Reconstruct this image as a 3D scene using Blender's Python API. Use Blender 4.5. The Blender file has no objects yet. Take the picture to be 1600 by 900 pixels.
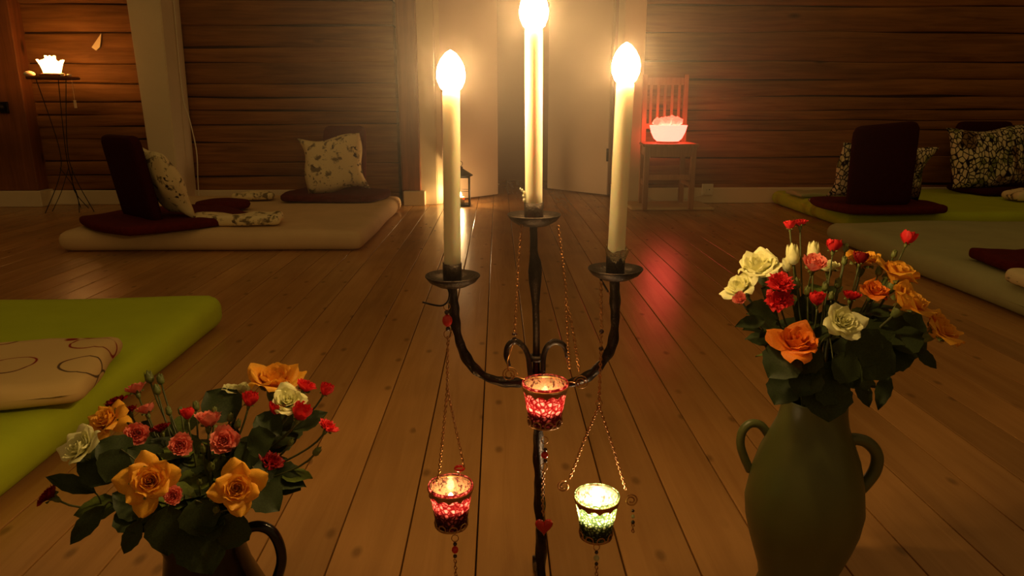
import bpy, bmesh, math, random
from mathutils import Vector, Matrix

# ------------------------------------------------------------------ camera, world, exposure
F_PX, PITCH, YAW, EYE = 1110.0, math.radians(14.3), math.radians(-1.1), 0.70
scene = bpy.context.scene
COL = scene.collection
cam_d = bpy.data.cameras.new('camera')
cam_d.sensor_width = 36.0
cam_d.lens = F_PX / 1600.0 * 36.0
cam_d.clip_start = 0.02
cam = bpy.data.objects.new('camera', cam_d)
COL.objects.link(cam)
cam.location = (0, 0, EYE)
cam.rotation_euler = (math.pi / 2 - PITCH, 0, YAW)
scene.camera = cam

world = bpy.data.worlds.new('dim_evening_room_light')
scene.world = world
world.use_nodes = True
bg = world.node_tree.nodes['Background']
bg.inputs[0].default_value = (1.0, 0.60, 0.19, 1)
bg.inputs[1].default_value = 0.17
vs = scene.view_settings
vs.view_transform = 'Standard'
vs.look = 'None'
vs.exposure = 0.0
vs.gamma = 1.0
vs.use_curve_mapping = False

FLAME = (1.0, 0.62, 0.23)
CANDLE_W = 360.0      # radiance of the taper flames
R = random.Random(7)


def ray(px, py):
    x, y, z = (px - 800) / F_PX, 1.0, -(py - 450) / F_PX
    c, s = math.cos(-PITCH), math.sin(-PITCH)
    y, z = y * c - z * s, y * s + z * c
    c, s = math.cos(YAW), math.sin(YAW)
    return Vector((x * c - y * s, x * s + y * c, z))


def U(px, py, Y):
    """point of the place at depth Y that the photograph shows at (px, py)"""
    d = ray(px, py)
    return Vector((0, 0, EYE)) + d * (Y / d.y)


def G(px, py, z=0.0):
    d = ray(px, py)
    return Vector((0, 0, EYE)) + d * ((z - EYE) / d.z)


def PXM(p):
    """pixels per metre at a point"""
    f = Vector((math.sin(-YAW) * math.cos(PITCH), math.cos(YAW) * math.cos(PITCH), -math.sin(PITCH)))
    return F_PX / (p - Vector((0, 0, EYE))).dot(f)


# ------------------------------------------------------------------ materials
def lin(r, g, b):
    f = lambda c: (c / 255 / 12.92) if c / 255 <= 0.04045 else ((c / 255 + 0.055) / 1.055) ** 2.4
    return (f(r), f(g), f(b), 1)


class NT:
    def __init__(s, name):
        s.m = bpy.data.materials.new(name)
        s.m.use_nodes = True
        s.t = s.m.node_tree
        s.bsdf = s.t.nodes['Principled BSDF']
        s.out = s.t.nodes['Material Output']

    def n(s, kind, **kw):
        nd = s.t.nodes.new(kind)
        for k, v in kw.items():
            if k.startswith('i_'):
                nd.inputs[k[2:].replace('_', ' ')].default_value = v
            else:
                setattr(nd, k, v)
        return nd

    def l(s, a, b):
        s.t.links.new(a, b)

    def coord(s, kind='Object', scale=(1, 1, 1), rand=False):
        tc = s.n('ShaderNodeTexCoord')
        mp = s.n('ShaderNodeMapping')
        mp.inputs['Scale'].default_value = scale
        s.l(tc.outputs[kind], mp.inputs['Vector'])
        if rand:
            oi = s.n('ShaderNodeObjectInfo')
            mu = s.n('ShaderNodeMath', operation='MULTIPLY')
            mu.inputs[1].default_value = 37.0
            s.l(oi.outputs['Random'], mu.inputs[0])
            s.l(mu.outputs[0], mp.inputs['Location'])
        return mp.outputs[0]

    def ramp(s, fac, stops):
        r = s.n('ShaderNodeValToRGB')
        while len(r.color_ramp.elements) < len(stops):
            r.color_ramp.elements.new(0.5)
        for e, (p, c) in zip(r.color_ramp.elements, stops):
            e.position = p
            e.color = c
        s.l(fac, r.inputs[0])
        return r.outputs[0]

    def mix(s, fac, a, b, blend='MIX'):
        m = s.n('ShaderNodeMix', data_type='RGBA', blend_type=blend)
        for sock, v in ((m.inputs[0], fac), (m.inputs[6], a), (m.inputs[7], b)):
            if isinstance(v, (int, float, tuple)):
                sock.default_value = v
            else:
                s.l(v, sock)
        return m.outputs[2]

    def noise(s, vec, scale, detail=4, rough=0.55, dist=0.0):
        n = s.n('ShaderNodeTexNoise')
        n.inputs['Scale'].default_value = scale
        n.inputs['Detail'].default_value = detail
        n.inputs['Roughness'].default_value = rough
        n.inputs['Distortion'].default_value = dist
        s.l(vec, n.inputs['Vector'])
        return n.outputs[0]

    def voro(s, vec, scale, feature='F1', out='Distance', rnd=1.0):
        v = s.n('ShaderNodeTexVoronoi', feature=feature)
        v.inputs['Scale'].default_value = scale
        v.inputs['Randomness'].default_value = rnd
        s.l(vec, v.inputs['Vector'])
        return v.outputs[out]

    def bump(s, h, strength=0.3, dist=0.01):
        b = s.n('ShaderNodeBump')
        b.inputs['Strength'].default_value = strength
        b.inputs['Distance'].default_value = dist
        s.l(h, b.inputs['Height'])
        s.l(b.outputs[0], s.bsdf.inputs['Normal'])

    def set(s, color=None, rough=None, metal=None, spec=None, **kw):
        b = s.bsdf
        if color is not None:
            if isinstance(color, tuple):
                b.inputs['Base Color'].default_value = color
            else:
                s.l(color, b.inputs['Base Color'])
        if rough is not None:
            b.inputs['Roughness'].default_value = rough
        if metal is not None:
            b.inputs['Metallic'].default_value = metal
        if spec is not None:
            b.inputs['Specular IOR Level'].default_value = spec
        for k, v in kw.items():
            b.inputs[k.replace('_', ' ')].default_value = v
        return s.m


def tint(c, k):
    return (min(c[0] * k, 1), min(c[1] * k, 1), min(c[2] * k, 1), 1)


def m_plain(name, c, rough=0.6, var=0.18, scale=14, metal=0.0, spec=0.5, bump=0.0, **kw):
    t = NT(name)
    v = t.coord('Object', rand=True)
    n = t.noise(v, scale)
    col = t.ramp(n, [(0.3, tint(c, 1 - var)), (0.7, tint(c, 1 + var))])
    if bump:
        t.bump(t.noise(v, scale * 6), bump, 0.004)
    return t.set(col, rough, metal, spec, **kw)


def m_wood(name, dark, light, axis, scale=1.0, rough=0.5, knots=True, cracks=False, spec=0.4, flat_knots=False):
    t = NT(name)
    s = [9 * scale] * 3
    s[axis] = 0.55 * scale
    v = t.coord('Object', tuple(s), rand=True)
    n = t.noise(v, 3.0, 6, 0.62, 0.6)
    col = t.ramp(n, [(0.28, dark), (0.5, tuple((a + b) / 2 for a, b in zip(dark, light))), (0.74, light)])
    big = t.noise(t.coord('Object', (0.9, 0.9, 2.0), rand=True), 1.6, 3)
    col = t.mix(0.55, col, t.ramp(big, [(0.3, (0.52, 0.50, 0.47, 1)), (0.7, (1.25, 1.2, 1.15, 1))]), 'MULTIPLY')
    oi = t.n('ShaderNodeObjectInfo')
    col = t.mix(0.6, col, t.ramp(oi.outputs['Random'], [(0.0, (0.78, 0.77, 0.76, 1)), (1.0, (1.10, 1.10, 1.10, 1))]), 'MULTIPLY')
    if knots:
        ks = [4.2 * scale] * 3
        ks[axis] = 1.5 * scale
        k = t.voro(t.coord('Object', tuple(ks), rand=True), 1.0)
        f = t.ramp(k, [(0.03, (1, 1, 1, 1)), (0.10, (0, 0, 0, 1))])
        if flat_knots:
            vk = t.n('ShaderNodeTexVoronoi', voronoi_dimensions='2D')
            vk.inputs['Scale'].default_value = 1.0
            t.l(t.coord('Object', (9.0, 5.0, 1.0), rand=True), vk.inputs['Vector'])
            f = t.ramp(vk.outputs['Distance'], [(0.035, (0.6, 0.6, 0.6, 1)), (0.10, (0, 0, 0, 1))])
            f = t.mix(1.0, f, t.ramp(vk.outputs['Color'], [(0.50, (0, 0, 0, 1)), (0.62, (1, 1, 1, 1))]), 'MULTIPLY')
        col = t.mix(f, col, tint(dark, 0.35))
    if cracks:
        cs = [26 * scale] * 3
        cs[axis] = 0.5 * scale
        k = t.noise(t.coord('Object', tuple(cs), rand=True), 1.0, 2, 0.5, 0.3)
        f = t.ramp(k, [(0.70, (0, 0, 0, 1)), (0.76, (1, 1, 1, 1))])
        col = t.mix(f, col, tint(dark, 0.45))
    t.bump(n, 0.25, 0.004)
    return t.set(col, rough, 0, spec)


def m_emit(name, c, strength, base=(0.8, 0.7, 0.6, 1)):
    t = NT(name)
    t.set(base, 0.6)
    t.bsdf.inputs['Emission Color'].default_value = (c[0], c[1], c[2], 1)
    t.bsdf.inputs['Emission Strength'].default_value = strength
    return t.m


def m_petal(name, c, edge=None, transl=0.35):
    t = NT(name)
    v = t.coord('Object', rand=True)
    n = t.noise(v, 60, 3)
    col = t.ramp(n, [(0.3, tint(c, 0.78)), (0.7, tint(c, 1.12))])
    if edge:
        col = t.mix(t.ramp(t.noise(v, 22, 3), [(0.45, (0, 0, 0, 1)), (0.68, (0.6, 0.6, 0.6, 1))]), col, edge)
    t.set(col, 0.55, 0, 0.3)
    tr = t.n('ShaderNodeBsdfTranslucent')
    t.l(col, tr.inputs[0])
    mx = t.n('ShaderNodeMixShader')
    mx.inputs[0].default_value = transl
    t.l(t.bsdf.outputs[0], mx.inputs[1])
    t.l(tr.outputs[0], mx.inputs[2])
    t.l(mx.outputs[0], t.out.inputs[0])
    return t.m


M = {}
M['floor'] = m_wood('varnished_pine', lin(168, 120, 64), lin(192, 142, 82), 1, 1.0, 0.27, True, False, 0.5, True)
M['floor_gap'] = m_plain('floor_gap', lin(30, 18, 8), 0.9)
M['log'] = m_wood('old_log_timber', lin(112, 70, 32), lin(166, 114, 60), 0, 1.0, 0.7, True, True, 0.25)
M['chink'] = m_plain('brown_chinking', lin(66, 40, 20), 0.95)  # brown fill set just behind the log faces
M['post_wood'] = m_wood('reddish_post_timber', lin(112, 66, 34), lin(152, 94, 54), 2, 1.0, 0.65, True, False, 0.3)
M['white_paint'] = m_plain('aged_white_paint', lin(226, 208, 170), 0.5, 0.05, 3)
M['white_door'] = m_plain('off_white_door_paint', lin(214, 188, 160), 0.45, 0.05, 2)
M['dark_hall'] = m_plain('brown_hall_wall', lin(176, 122, 96), 0.7, 0.06, 2)
M['iron'] = m_plain('black_wrought_iron', lin(46, 34, 24), 0.42, 0.35, 60, 0.7, 0.5, 0.35)
M['wire'] = m_plain('aged_brass_wire', lin(176, 122, 70), 0.38, 0.2, 80, 0.75)
M['black_metal'] = m_plain('black_painted_metal', lin(26, 20, 16), 0.5, 0.2, 30, 0.4)
M['wax'] = NT('ivory_wax').set(lin(242, 234, 206), 0.45, 0, 0.4)
_b = M['wax'].node_tree.nodes['Principled BSDF']
_b.inputs['Subsurface Weight'].default_value = 0.4
_b.inputs['Subsurface Radius'].default_value = (0.012, 0.006, 0.003)
_b.inputs['Subsurface Scale'].default_value = 1.0
M['wick'] = m_plain('burnt_wick', lin(20, 14, 10), 0.9)
M['flame'] = m_emit('candle_flame', FLAME, CANDLE_W)
M['tealight_flame'] = m_emit('tealight_flame', FLAME, 250.0)
M['green_flame'] = m_emit('bright_tealight_flame', (1, 0.74, 0.42), 720.0)
M['tin'] = m_plain('tealight_tin', lin(190, 180, 165), 0.3, 0.1, 30, 0.9)
M['foil'] = m_plain('crumpled_foil', lin(210, 200, 180), 0.2, 0.1, 60, 1.0, 0.5, 0.8)
M['maroon'] = m_plain('maroon_canvas', lin(84, 24, 17), 0.9, 0.15, 40, 0, 0.1, 0.2)
M['dark_maroon'] = m_plain('dark_maroon_canvas', lin(54, 14, 13), 0.9, 0.12, 40, 0, 0.1, 0.2)
M['sheet_cream'] = m_plain('cream_sheet', lin(206, 174, 128), 0.9, 0.06, 6, 0, 0.1, 0.25)
M['sheet_green'] = m_plain('lime_green_sheet', lin(176, 190, 42), 0.9, 0.06, 6, 0, 0.1, 0.25)
M['sheet_pale'] = m_plain('pale_grey_green_sheet', lin(168, 164, 116), 0.9, 0.06, 6, 0, 0.1, 0.25)
M['stem'] = m_plain('rose_stem_green', lin(70, 74, 26), 0.6, 0.25, 40)
M['leaf'] = m_plain('dark_rose_leaf', lin(44, 54, 22), 0.6, 0.3, 30, 0, 0.25)
M['leaf_light'] = m_plain('mid_green_rose_leaf', lin(78, 90, 30), 0.6, 0.3, 30, 0, 0.25)
M['sepal'] = m_plain('green_sepal', lin(96, 104, 44), 0.6, 0.25, 60)
M['orange'] = m_petal('apricot_petal', lin(255, 180, 52), lin(252, 192, 76))
M['deep_orange'] = m_petal('deep_orange_petal', lin(240, 132, 36), lin(246, 158, 50))
M['white'] = m_petal('cream_white_petal', lin(250, 244, 190), lin(232, 232, 150))
M['pink'] = m_petal('salmon_pink_petal', lin(250, 140, 122), lin(252, 170, 146))
M['red'] = m_petal('coral_red_petal', lin(232, 40, 48), lin(240, 84, 74))
M['dark_red'] = m_petal('dark_red_petal', lin(140, 14, 18), lin(165, 26, 24))
M['glaze_green'] = m_plain('matt_grey_green_glaze', lin(86, 88, 44), 0.38, 0.12, 9)
M['glaze_black'] = m_plain('glossy_dark_brown_glaze', lin(18, 11, 8), 0.2, 0.3, 20, 0, 0.4)
M['chair_wood'] = m_wood('pale_varnished_beech', lin(160, 112, 68), lin(190, 140, 92), 2, 2.0, 0.5, False)
M['plastic_white'] = m_plain('white_plastic', lin(224, 212, 180), 0.4, 0.03, 4)
M['tag'] = m_plain('pale_paper', lin(240, 214, 170), 0.8, 0.05)
M['bead_red'] = NT('red_glass_bead').set(lin(200, 26, 18), 0.12, 0, 0.6)
M['bead_dark'] = NT('dark_glass_bead').set(lin(50, 16, 12), 0.15, 0, 0.6)
M['bead_clear'] = NT('smoky_clear_bead').set(lin(190, 180, 140), 0.1, 0, 0.6)
M['red_plastic'] = NT('red_heart_glass').set(lin(170, 28, 22), 0.2, 0, 0.5)


def m_floral(name):
    t = NT(name)
    v = t.coord('Object')
    n = t.noise(v, 17, 4, 0.6, 0.4)
    f = t.ramp(n, [(0.55, (0, 0, 0, 1)), (0.62, (1, 1, 1, 1))])
    col = t.mix(f, lin(228, 208, 158), lin(120, 104, 76))
    n2 = t.noise(v, 34, 3, 0.6, 0.6)
    f2 = t.ramp(n2, [(0.63, (0, 0, 0, 1)), (0.67, (1, 1, 1, 1))])
    col = t.mix(f2, col, lin(58, 46, 40))
    t.bump(t.noise(v, 30), 0.25, 0.006)
    return t.set(col, 0.9, 0, 0.1)


def m_leafprint(name, scale):
    t = NT(name)
    v = t.coord('Object', (1.0, 1.0, 0.7))
    d = t.voro(v, scale, 'DISTANCE_TO_EDGE')
    f = t.ramp(d, [(0.05, (0, 0, 0, 1)), (0.13, (1, 1, 1, 1))])
    n = t.noise(v, 11, 2)
    cell = t.ramp(n, [(0.38, lin(120, 124, 60)), (0.46, lin(222, 210, 160)), (0.6, lin(224, 204, 166))])
    big = t.ramp(t.noise(v, 5.5, 2), [(0.56, (0, 0, 0, 1)), (0.6, (1, 1, 1, 1))])
    cell = t.mix(big, cell, lin(134, 106, 70))
    col = t.mix(f, lin(34, 24, 14), cell)
    return t.set(col, 0.9, 0, 0.1)


def m_swirl(name):
    t = NT(name)
    v = t.coord('Object')
    vd = t.n('ShaderNodeTexVoronoi', feature='F1')
    vd.inputs['Scale'].default_value = 8.0
    t.l(v, vd.inputs['Vector'])
    d = t.noise(v, 6, 2)
    ad = t.n('ShaderNodeMath', operation='ADD')
    mu = t.n('ShaderNodeMath', operation='MULTIPLY')
    mu.inputs[1].default_value = 0.15
    t.l(d, mu.inputs[0])
    t.l(mu.outputs[0], ad.inputs[0])
    t.l(vd.outputs['Distance'], ad.inputs[1])
    f = t.ramp(ad.outputs[0], [(0.46, (0, 0, 0, 1)), (0.475, (1, 1, 1, 1)), (0.50, (1, 1, 1, 1)), (0.515, (0, 0, 0, 1))])
    br = t.ramp(t.noise(v, 9.0, 1), [(0.40, (0, 0, 0, 1)), (0.46, (1, 1, 1, 1))])
    fm = t.mix(1.0, f, br, 'MULTIPLY')
    line = t.ramp(t.noise(v, 2.6, 1), [(0.45, lin(140, 40, 30)), (0.55, lin(92, 70, 50))])
    col = t.mix(fm, lin(208, 176, 116), line)
    return t.set(col, 0.9, 0, 0.1)


M['floral'] = m_floral('cream_floral_cotton')
M['floral_b'] = m_leafprint('leaf_print_cotton', 46)
M['floral_c'] = m_leafprint('large_leaf_print_cotton', 36)
M['swirl'] = m_swirl('cream_cotton_red_swirls')


def m_votive(name, bright, deep, cell):
    """crackled mosaic glass: light from inside shines through"""
    t = NT(name)
    v = t.coord('Object')
    d = t.voro(v, cell, 'DISTANCE_TO_EDGE')
    n = t.noise(v, cell * 0.9, 3)
    f = t.ramp(d, [(0.06, (0, 0, 0, 1)), (0.30, (1, 1, 1, 1))])
    f = t.mix(1.0, f, t.ramp(n, [(0.42, (0.05, 0.05, 0.05, 1)), (0.58, (1, 1, 1, 1))]), 'MULTIPLY')
    col = t.mix(f, deep, bright)
    tr = t.n('ShaderNodeBsdfTranslucent')
    t.l(col, tr.inputs[0])
    t.set(t.mix(0.5, col, deep), 0.12, 0, 0.6)
    mx = t.n('ShaderNodeMixShader')
    mx.inputs[0].default_value = 0.72
    t.l(t.bsdf.outputs[0], mx.inputs[1])
    t.l(tr.outputs[0], mx.inputs[2])
    t.l(mx.outputs[0], t.out.inputs[0])
    return t.m


def m_liner(name, c):
    t = NT(name)
    v = t.coord('Object')
    n = t.noise(v, 200, 3, 0.6)
    f = t.ramp(n, [(0.55, (0, 0, 0, 1)), (0.59, (1, 1, 1, 1))])
    col = t.mix(f, c, lin(44, 12, 8))
    t.set(col, 0.5, 0, 0.2)
    tr = t.n('ShaderNodeBsdfTransparent')
    mx = t.n('ShaderNodeMixShader')
    mx.inputs[0].default_value = 0.66
    t.l(t.bsdf.outputs[0], mx.inputs[1])
    t.l(tr.outputs[0], mx.inputs[2])
    t.l(mx.outputs[0], t.out.inputs[0])
    return t.m


M['glass_red'] = m_votive('red_mosaic_glass', (1.0, 0.20, 0.26, 1), (0.07, 0.0015, 0.004, 1), 165)
M['glass_green'] = m_votive('green_mosaic_glass', (0.70, 0.90, 0.36, 1), (0.016, 0.03, 0.010, 1), 190)
M['dark_fill'] = m_plain('dark_block_fill', lin(70, 40, 24), 0.9)  # for the filler added to block light in the votive bottoms
M['liner'] = m_liner('speckled_cream_glass_lining', lin(150, 122, 96))
M['glass_clear'] = NT('clear_lantern_glass').set((1, 1, 1, 1), 0.03, 0, 0.5, Transmission_Weight=1.0, IOR=1.1)
M['lamp_rose'] = m_emit('glowing_lotus_glass', (1.0, 0.50, 0.13), 16.0)
M['lamp_pink'] = m_emit('glowing_pink_bowl', (1.0, 0.070, 0.050), 9.0)
M['lamp_rock'] = m_emit('glowing_pink_salt_rock', (1.0, 0.065, 0.04), 3.6)


# ------------------------------------------------------------------ mesh helpers
def mesh_obj(name, bm, mat, parent=None, smooth=True):
    me = bpy.data.meshes.new(name)
    bm.normal_update()
    bm.to_mesh(me)
    bm.free()
    mats = mat if isinstance(mat, (list, tuple)) else [mat]
    for m in mats:
        me.materials.append(M[m])
    if smooth:
        me.polygons.foreach_set('use_smooth', [True] * len(me.polygons))
    o = bpy.data.objects.new(name, me)
    COL.objects.link(o)
    if parent is not None:
        o.parent = parent
        o.matrix_parent_inverse = Matrix.Identity(4)
        if parent.type == 'EMPTY' or True:
            o.matrix_basis = world_of(parent).inverted()
    return o


def world_of(o):
    m = o.matrix_basis.copy()
    while o.parent:
        o = o.parent
        m = o.matrix_basis @ m
    return m


def place(o, mat4):
    """put an object whose mesh is in local coordinates at a world matrix"""
    o.matrix_basis = (world_of(o.parent).inverted() @ mat4) if o.parent else mat4


def link_mesh(name, me, mat, parent, mat4):
    o = bpy.data.objects.new(name, me)
    COL.objects.link(o)
    o.material_slots[0].link = 'OBJECT'
    o.material_slots[0].material = M[mat]
    o.parent = parent
    place(o, mat4)
    return o


def tag(o, label, cat, group=None):
    o['label'] = label
    o['category'] = cat
    if group:
        o['group'] = group
    return o


def struct(o):
    o['kind'] = 'structure'
    return o


def thing(name, label, cat, loc, group=None):
    o = bpy.data.objects.new(name, None)
    o.empty_display_size = 0.02
    COL.objects.link(o)
    o.matrix_basis = Matrix.Translation(Vector(loc))
    return tag(o, label, cat, group)


def recentre(o):
    """move the object's origin to the bottom centre of its mesh (mesh is in world coordinates)"""
    vs_ = [v.co for v in o.data.vertices]
    c = Vector(((min(v.x for v in vs_) + max(v.x for v in vs_)) / 2, (min(v.y for v in vs_) + max(v.y for v in vs_)) / 2,
                min(v.z for v in vs_)))
    o.data.transform(Matrix.Translation(-c))
    o.matrix_basis = o.matrix_basis @ Matrix.Translation(c)
    return o


def BM():
    return bmesh.new()


def box(bm, lo, hi, bev=0.0, mat4=None):
    lo, hi = Vector(lo), Vector(hi)
    r = bmesh.ops.create_cube(bm, size=1)
    m = Matrix.Translation((lo + hi) / 2) @ Matrix.Diagonal(((hi - lo)[0], (hi - lo)[1], (hi - lo)[2], 1))
    if mat4 is not None:
        m = mat4 @ m
    bmesh.ops.transform(bm, matrix=m, verts=r['verts'])
    if bev:
        ed = list({e for v in r['verts'] for e in v.link_edges})
        bmesh.ops.bevel(bm, geom=ed, offset=bev, segments=2, affect='EDGES', profile=0.5)
    return bm


def sweep(bm, pts, radii, sides=8, square=0.0, twist=0.0, closed=False, flat=1.0):
    """tube along points; radii one number or list"""
    pts = [Vector(p) for p in pts]
    n = len(pts)
    if not isinstance(radii, (list, tuple)):
        radii = [radii] * n
    up = None
    rings = []
    for i, p in enumerate(pts):
        if closed:
            t = pts[(i + 1) % n] - pts[i - 1]
        else:
            t = pts[min(i + 1, n - 1)] - pts[max(i - 1, 0)]
        t.normalize()
        if up is None:
            up = Vector((0, -1, 0)) if abs(t.y) < 0.9 else Vector((1, 0, 0))
        a = t.cross(up)
        if a.length < 1e-6:
            a = t.orthogonal()
        a.normalize()
        b = a.cross(t).normalized()
        up = b
        ring = []
        for k in range(sides):
            th = 2 * math.pi * k / sides + twist * i
            rr = radii[i]
            if square:
                c = max(abs(math.cos(2 * math.pi * k / sides)), abs(math.sin(2 * math.pi * k / sides)))
                rr = rr * ((1 - square) + square / c)
            ring.append(bm.verts.new(p + a * math.cos(th) * rr + b * math.sin(th) * rr * flat))
        rings.append(ring)
    m = n if closed else n - 1
    for i in range(m):
        A, B = rings[i], rings[(i + 1) % n]
        for k in range(sides):
            bm.faces.new((A[k], A[(k + 1) % sides], B[(k + 1) % sides], B[k]))
    if not closed:
        bm.faces.new(list(reversed(rings[0])))
        bm.faces.new(rings[-1])
    return bm


def smooth_path(pts, n=6):
    pts = [Vector(p) for p in pts]
    out = []
    for i in range(len(pts) - 1):
        p0, p1, p2, p3 = pts[max(i - 1, 0)], pts[i], pts[i + 1], pts[min(i + 2, len(pts) - 1)]
        for k in range(n):
            t = k / n
            out.append(0.5 * ((2 * p1) + (p2 - p0) * t + (2 * p0 - 5 * p1 + 4 * p2 - p3) * t * t + (3 * p1 - p0 - 3 * p2 + p3) * t ** 3))
    out.append(pts[-1])
    return out


def lathe(bm, prof, c, seg=32, wob=0.0, squash=1.0, close=False, mats=None, lean=(0, 0), rnd=None):
    """profile of (r, z) about the vertical axis through c"""
    rings = []
    z0 = prof[0][1]
    for (r, z) in prof:
        off = Vector((lean[0] * (z - z0), lean[1] * (z - z0), 0))
        if r < 1e-6:
            rings.append([bm.verts.new(Vector(c) + off + Vector((0, 0, z)))])
            continue
        ring = []
        for k in range(seg):
            th = 2 * math.pi * k / seg
            rr = r * (1 + wob * math.sin(3 * th + 1.3))
            ring.append(bm.verts.new(Vector(c) + off + Vector((rr * math.cos(th), rr * math.sin(th) * squash, z))))
        rings.append(ring)
    for i in range(len(rings) - 1):
        A, B = rings[i], rings[i + 1]
        for k in range(seg):
            k2 = (k + 1) % seg
            if len(A) == 1 and len(B) == 1:
                continue
            if len(A) == 1:
                f = bm.faces.new((A[0], B[k2], B[k]))
            elif len(B) == 1:
                f = bm.faces.new((A[k], A[k2], B[0]))
            else:
                f = bm.faces.new((A[k], A[k2], B[k2], B[k]))
            if mats:
                f.material_index = mats[i]
    return bm


def rounded(bm, size, r, n=10, mat4=None, wave=0.0, seed=0, sag=None):
    """soft rounded box, size (x,y,z), standing on z=0, centred in x,y"""
    rr = random.Random(seed)
    ph = [rr.uniform(0, 6.28) for _ in range(6)]
    hx, hy, hz = size[0] / 2, size[1] / 2, size[2] / 2
    t = bmesh.new()
    bmesh.ops.create_cube(t, size=2)
    bmesh.ops.subdivide_edges(t, edges=t.edges[:], cuts=n, use_grid_fill=True)
    # crowd the subdivision towards the edges
    for v in t.verts:
        p = Vector([math.sin(c * math.pi / 2) for c in v.co])
        q = Vector((p.x * hx, p.y * hy, p.z * hz))
        inner = Vector((max(-hx + r, min(hx - r, q.x)), max(-hy + r, min(hy - r, q.y)), max(-hz + r * 0.98, min(hz - r * 0.98, q.z))))
        d = q - inner
        if d.length > 1e-6:
            q = inner + d.normalized() * r * min(1.0, d.length / r * 1.0 if d.length < r else 1.0)
        if wave:
            w = wave * (math.sin(q.x * 4.1 / max(hx, .2) + ph[0]) * math.sin(q.y * 3.3 / max(hy, .2) + ph[1]) + 0.5 * math.sin(q.x * 9 / max(hx, .2) + q.y * 7 / max(hy, .2) + ph[2]))
            if q.z > 0:
                q.z += w
            q.x += 0.5 * wave * math.sin(q.y * 6 / max(hy, .2) + ph[3])
            q.y += 0.5 * wave * math.sin(q.x * 6 / max(hx, .2) + ph[4])
        if sag and q.z > 0:
            q.z -= sag(q.x, q.y)
        q.z += hz
        v.co = q
    if mat4 is not None:
        bmesh.ops.transform(t, matrix=mat4, verts=t.verts[:])
    me = bpy.data.meshes.new('tmp')
    t.to_mesh(me)
    t.free()
    bm.from_mesh(me)
    bpy.data.meshes.remove(me)
    return bm


def pillow_bm(a, b, th, n=14, seed=0):
    """soft cushion lying in the xz plane facing -y, bottom edge at z=0"""
    rr = random.Random(seed)
    ph = [rr.uniform(0, 6.28) for _ in range(4)]
    bm = BM()
    grid = {}
    for s in (1, -1):
        for i in range(n + 1):
            for j in range(n + 1):
                u, v = -1 + 2 * i / n, -1 + 2 * j / n
                edge = i in (0, n) or j in (0, n)
                if s == -1 and edge:
                    grid[s, i, j] = grid[1, i, j]
                    continue
                prof = (max(0, 1 - u * u) ** 0.42) * (max(0, 1 - v * v) ** 0.42)
                x = u * a * (1 - 0.09 * (1 - v * v) * abs(u)) + 0.012 * math.sin(v * 4 + ph[0])
                z = v * b * (1 - 0.09 * (1 - u * u) * abs(v)) + 0.012 * math.sin(u * 4 + ph[1])
                y = s * th * prof * (1 + 0.12 * math.sin(u * 5 + ph[2]) * math.sin(v * 4 + ph[3]))
                grid[s, i, j] = bm.verts.new((x, -y, z + b))
    for s in (1, -1):
        for i in range(n):
            for j in range(n):
                q = [grid[s, i, j], grid[s, i + 1, j], grid[s, i + 1, j + 1], grid[s, i, j + 1]]
                bm.faces.new(q if s == 1 else list(reversed(q)))
    return bm


def ico(bm, c, r, scale=(1, 1, 1), sub=2, jitter=0.0, rnd=R):
    q = bmesh.ops.create_icosphere(bm, subdivisions=sub, radius=1)
    for v in q['verts']:
        k = 1 + rnd.uniform(-jitter, jitter)
        v.co = Vector((v.co.x * r * scale[0] * k, v.co.y * r * scale[1] * k, v.co.z * r * scale[2] * k)) + Vector(c)
    return bm


def chain(bm, pts, link=0.0050, wire=0.0008):
    """open oval links strung along a polyline"""
    pts = [Vector(p) for p in pts]
    seg = [(pts[i + 1] - pts[i]).length for i in range(len(pts) - 1)]
    total = sum(seg)
    n = max(2, int(total / (link * 0.78)))
    for q in range(n):
        d = total * (q + 0.5) / n
        i = 0
        while i < len(seg) - 1 and d > seg[i]:
            d -= seg[i]
            i += 1
        p = pts[i].lerp(pts[i + 1], d / seg[i])
        t = (pts[i + 1] - pts[i]).normalized()
        a = t.cross(Vector((0, 1, 0)))
        if a.length < 1e-4:
            a = t.orthogonal()
        a.normalize()
        b = t.cross(a).normalized()
        if q % 2:
            a = b
        else:
            a = (a * 0.85 + b * 0.4).normalized()
        loop = []
        for k in range(8):
            th = 2 * math.pi * k / 8
            loop.append(p + t * math.cos(th) * link * 0.5 + a * math.sin(th) * link * 0.33)
        sweep(bm, loop, wire, 4, closed=True)
    return bm


def spiral(c, r0, r1, turns, start, plane_x=Vector((1, 0, 0)), plane_z=Vector((0, 0, 1)), n=26, sgn=1):
    out = []
    for i in range(n + 1):
        t = i / n
        r = r0 + (r1 - r0) * t
        th = start + sgn * t * turns * 2 * math.pi
        out.append(Vector(c) + plane_x * math.cos(th) * r + plane_z * math.sin(th) * r)
    return out


def rotm(x=0, y=0, z=0):
    return Matrix.Rotation(math.radians(z), 4, 'Z') @ Matrix.Rotation(math.radians(y), 4, 'Y') @ Matrix.Rotation(math.radians(x), 4, 'X')


T = Matrix.Translation

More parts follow.
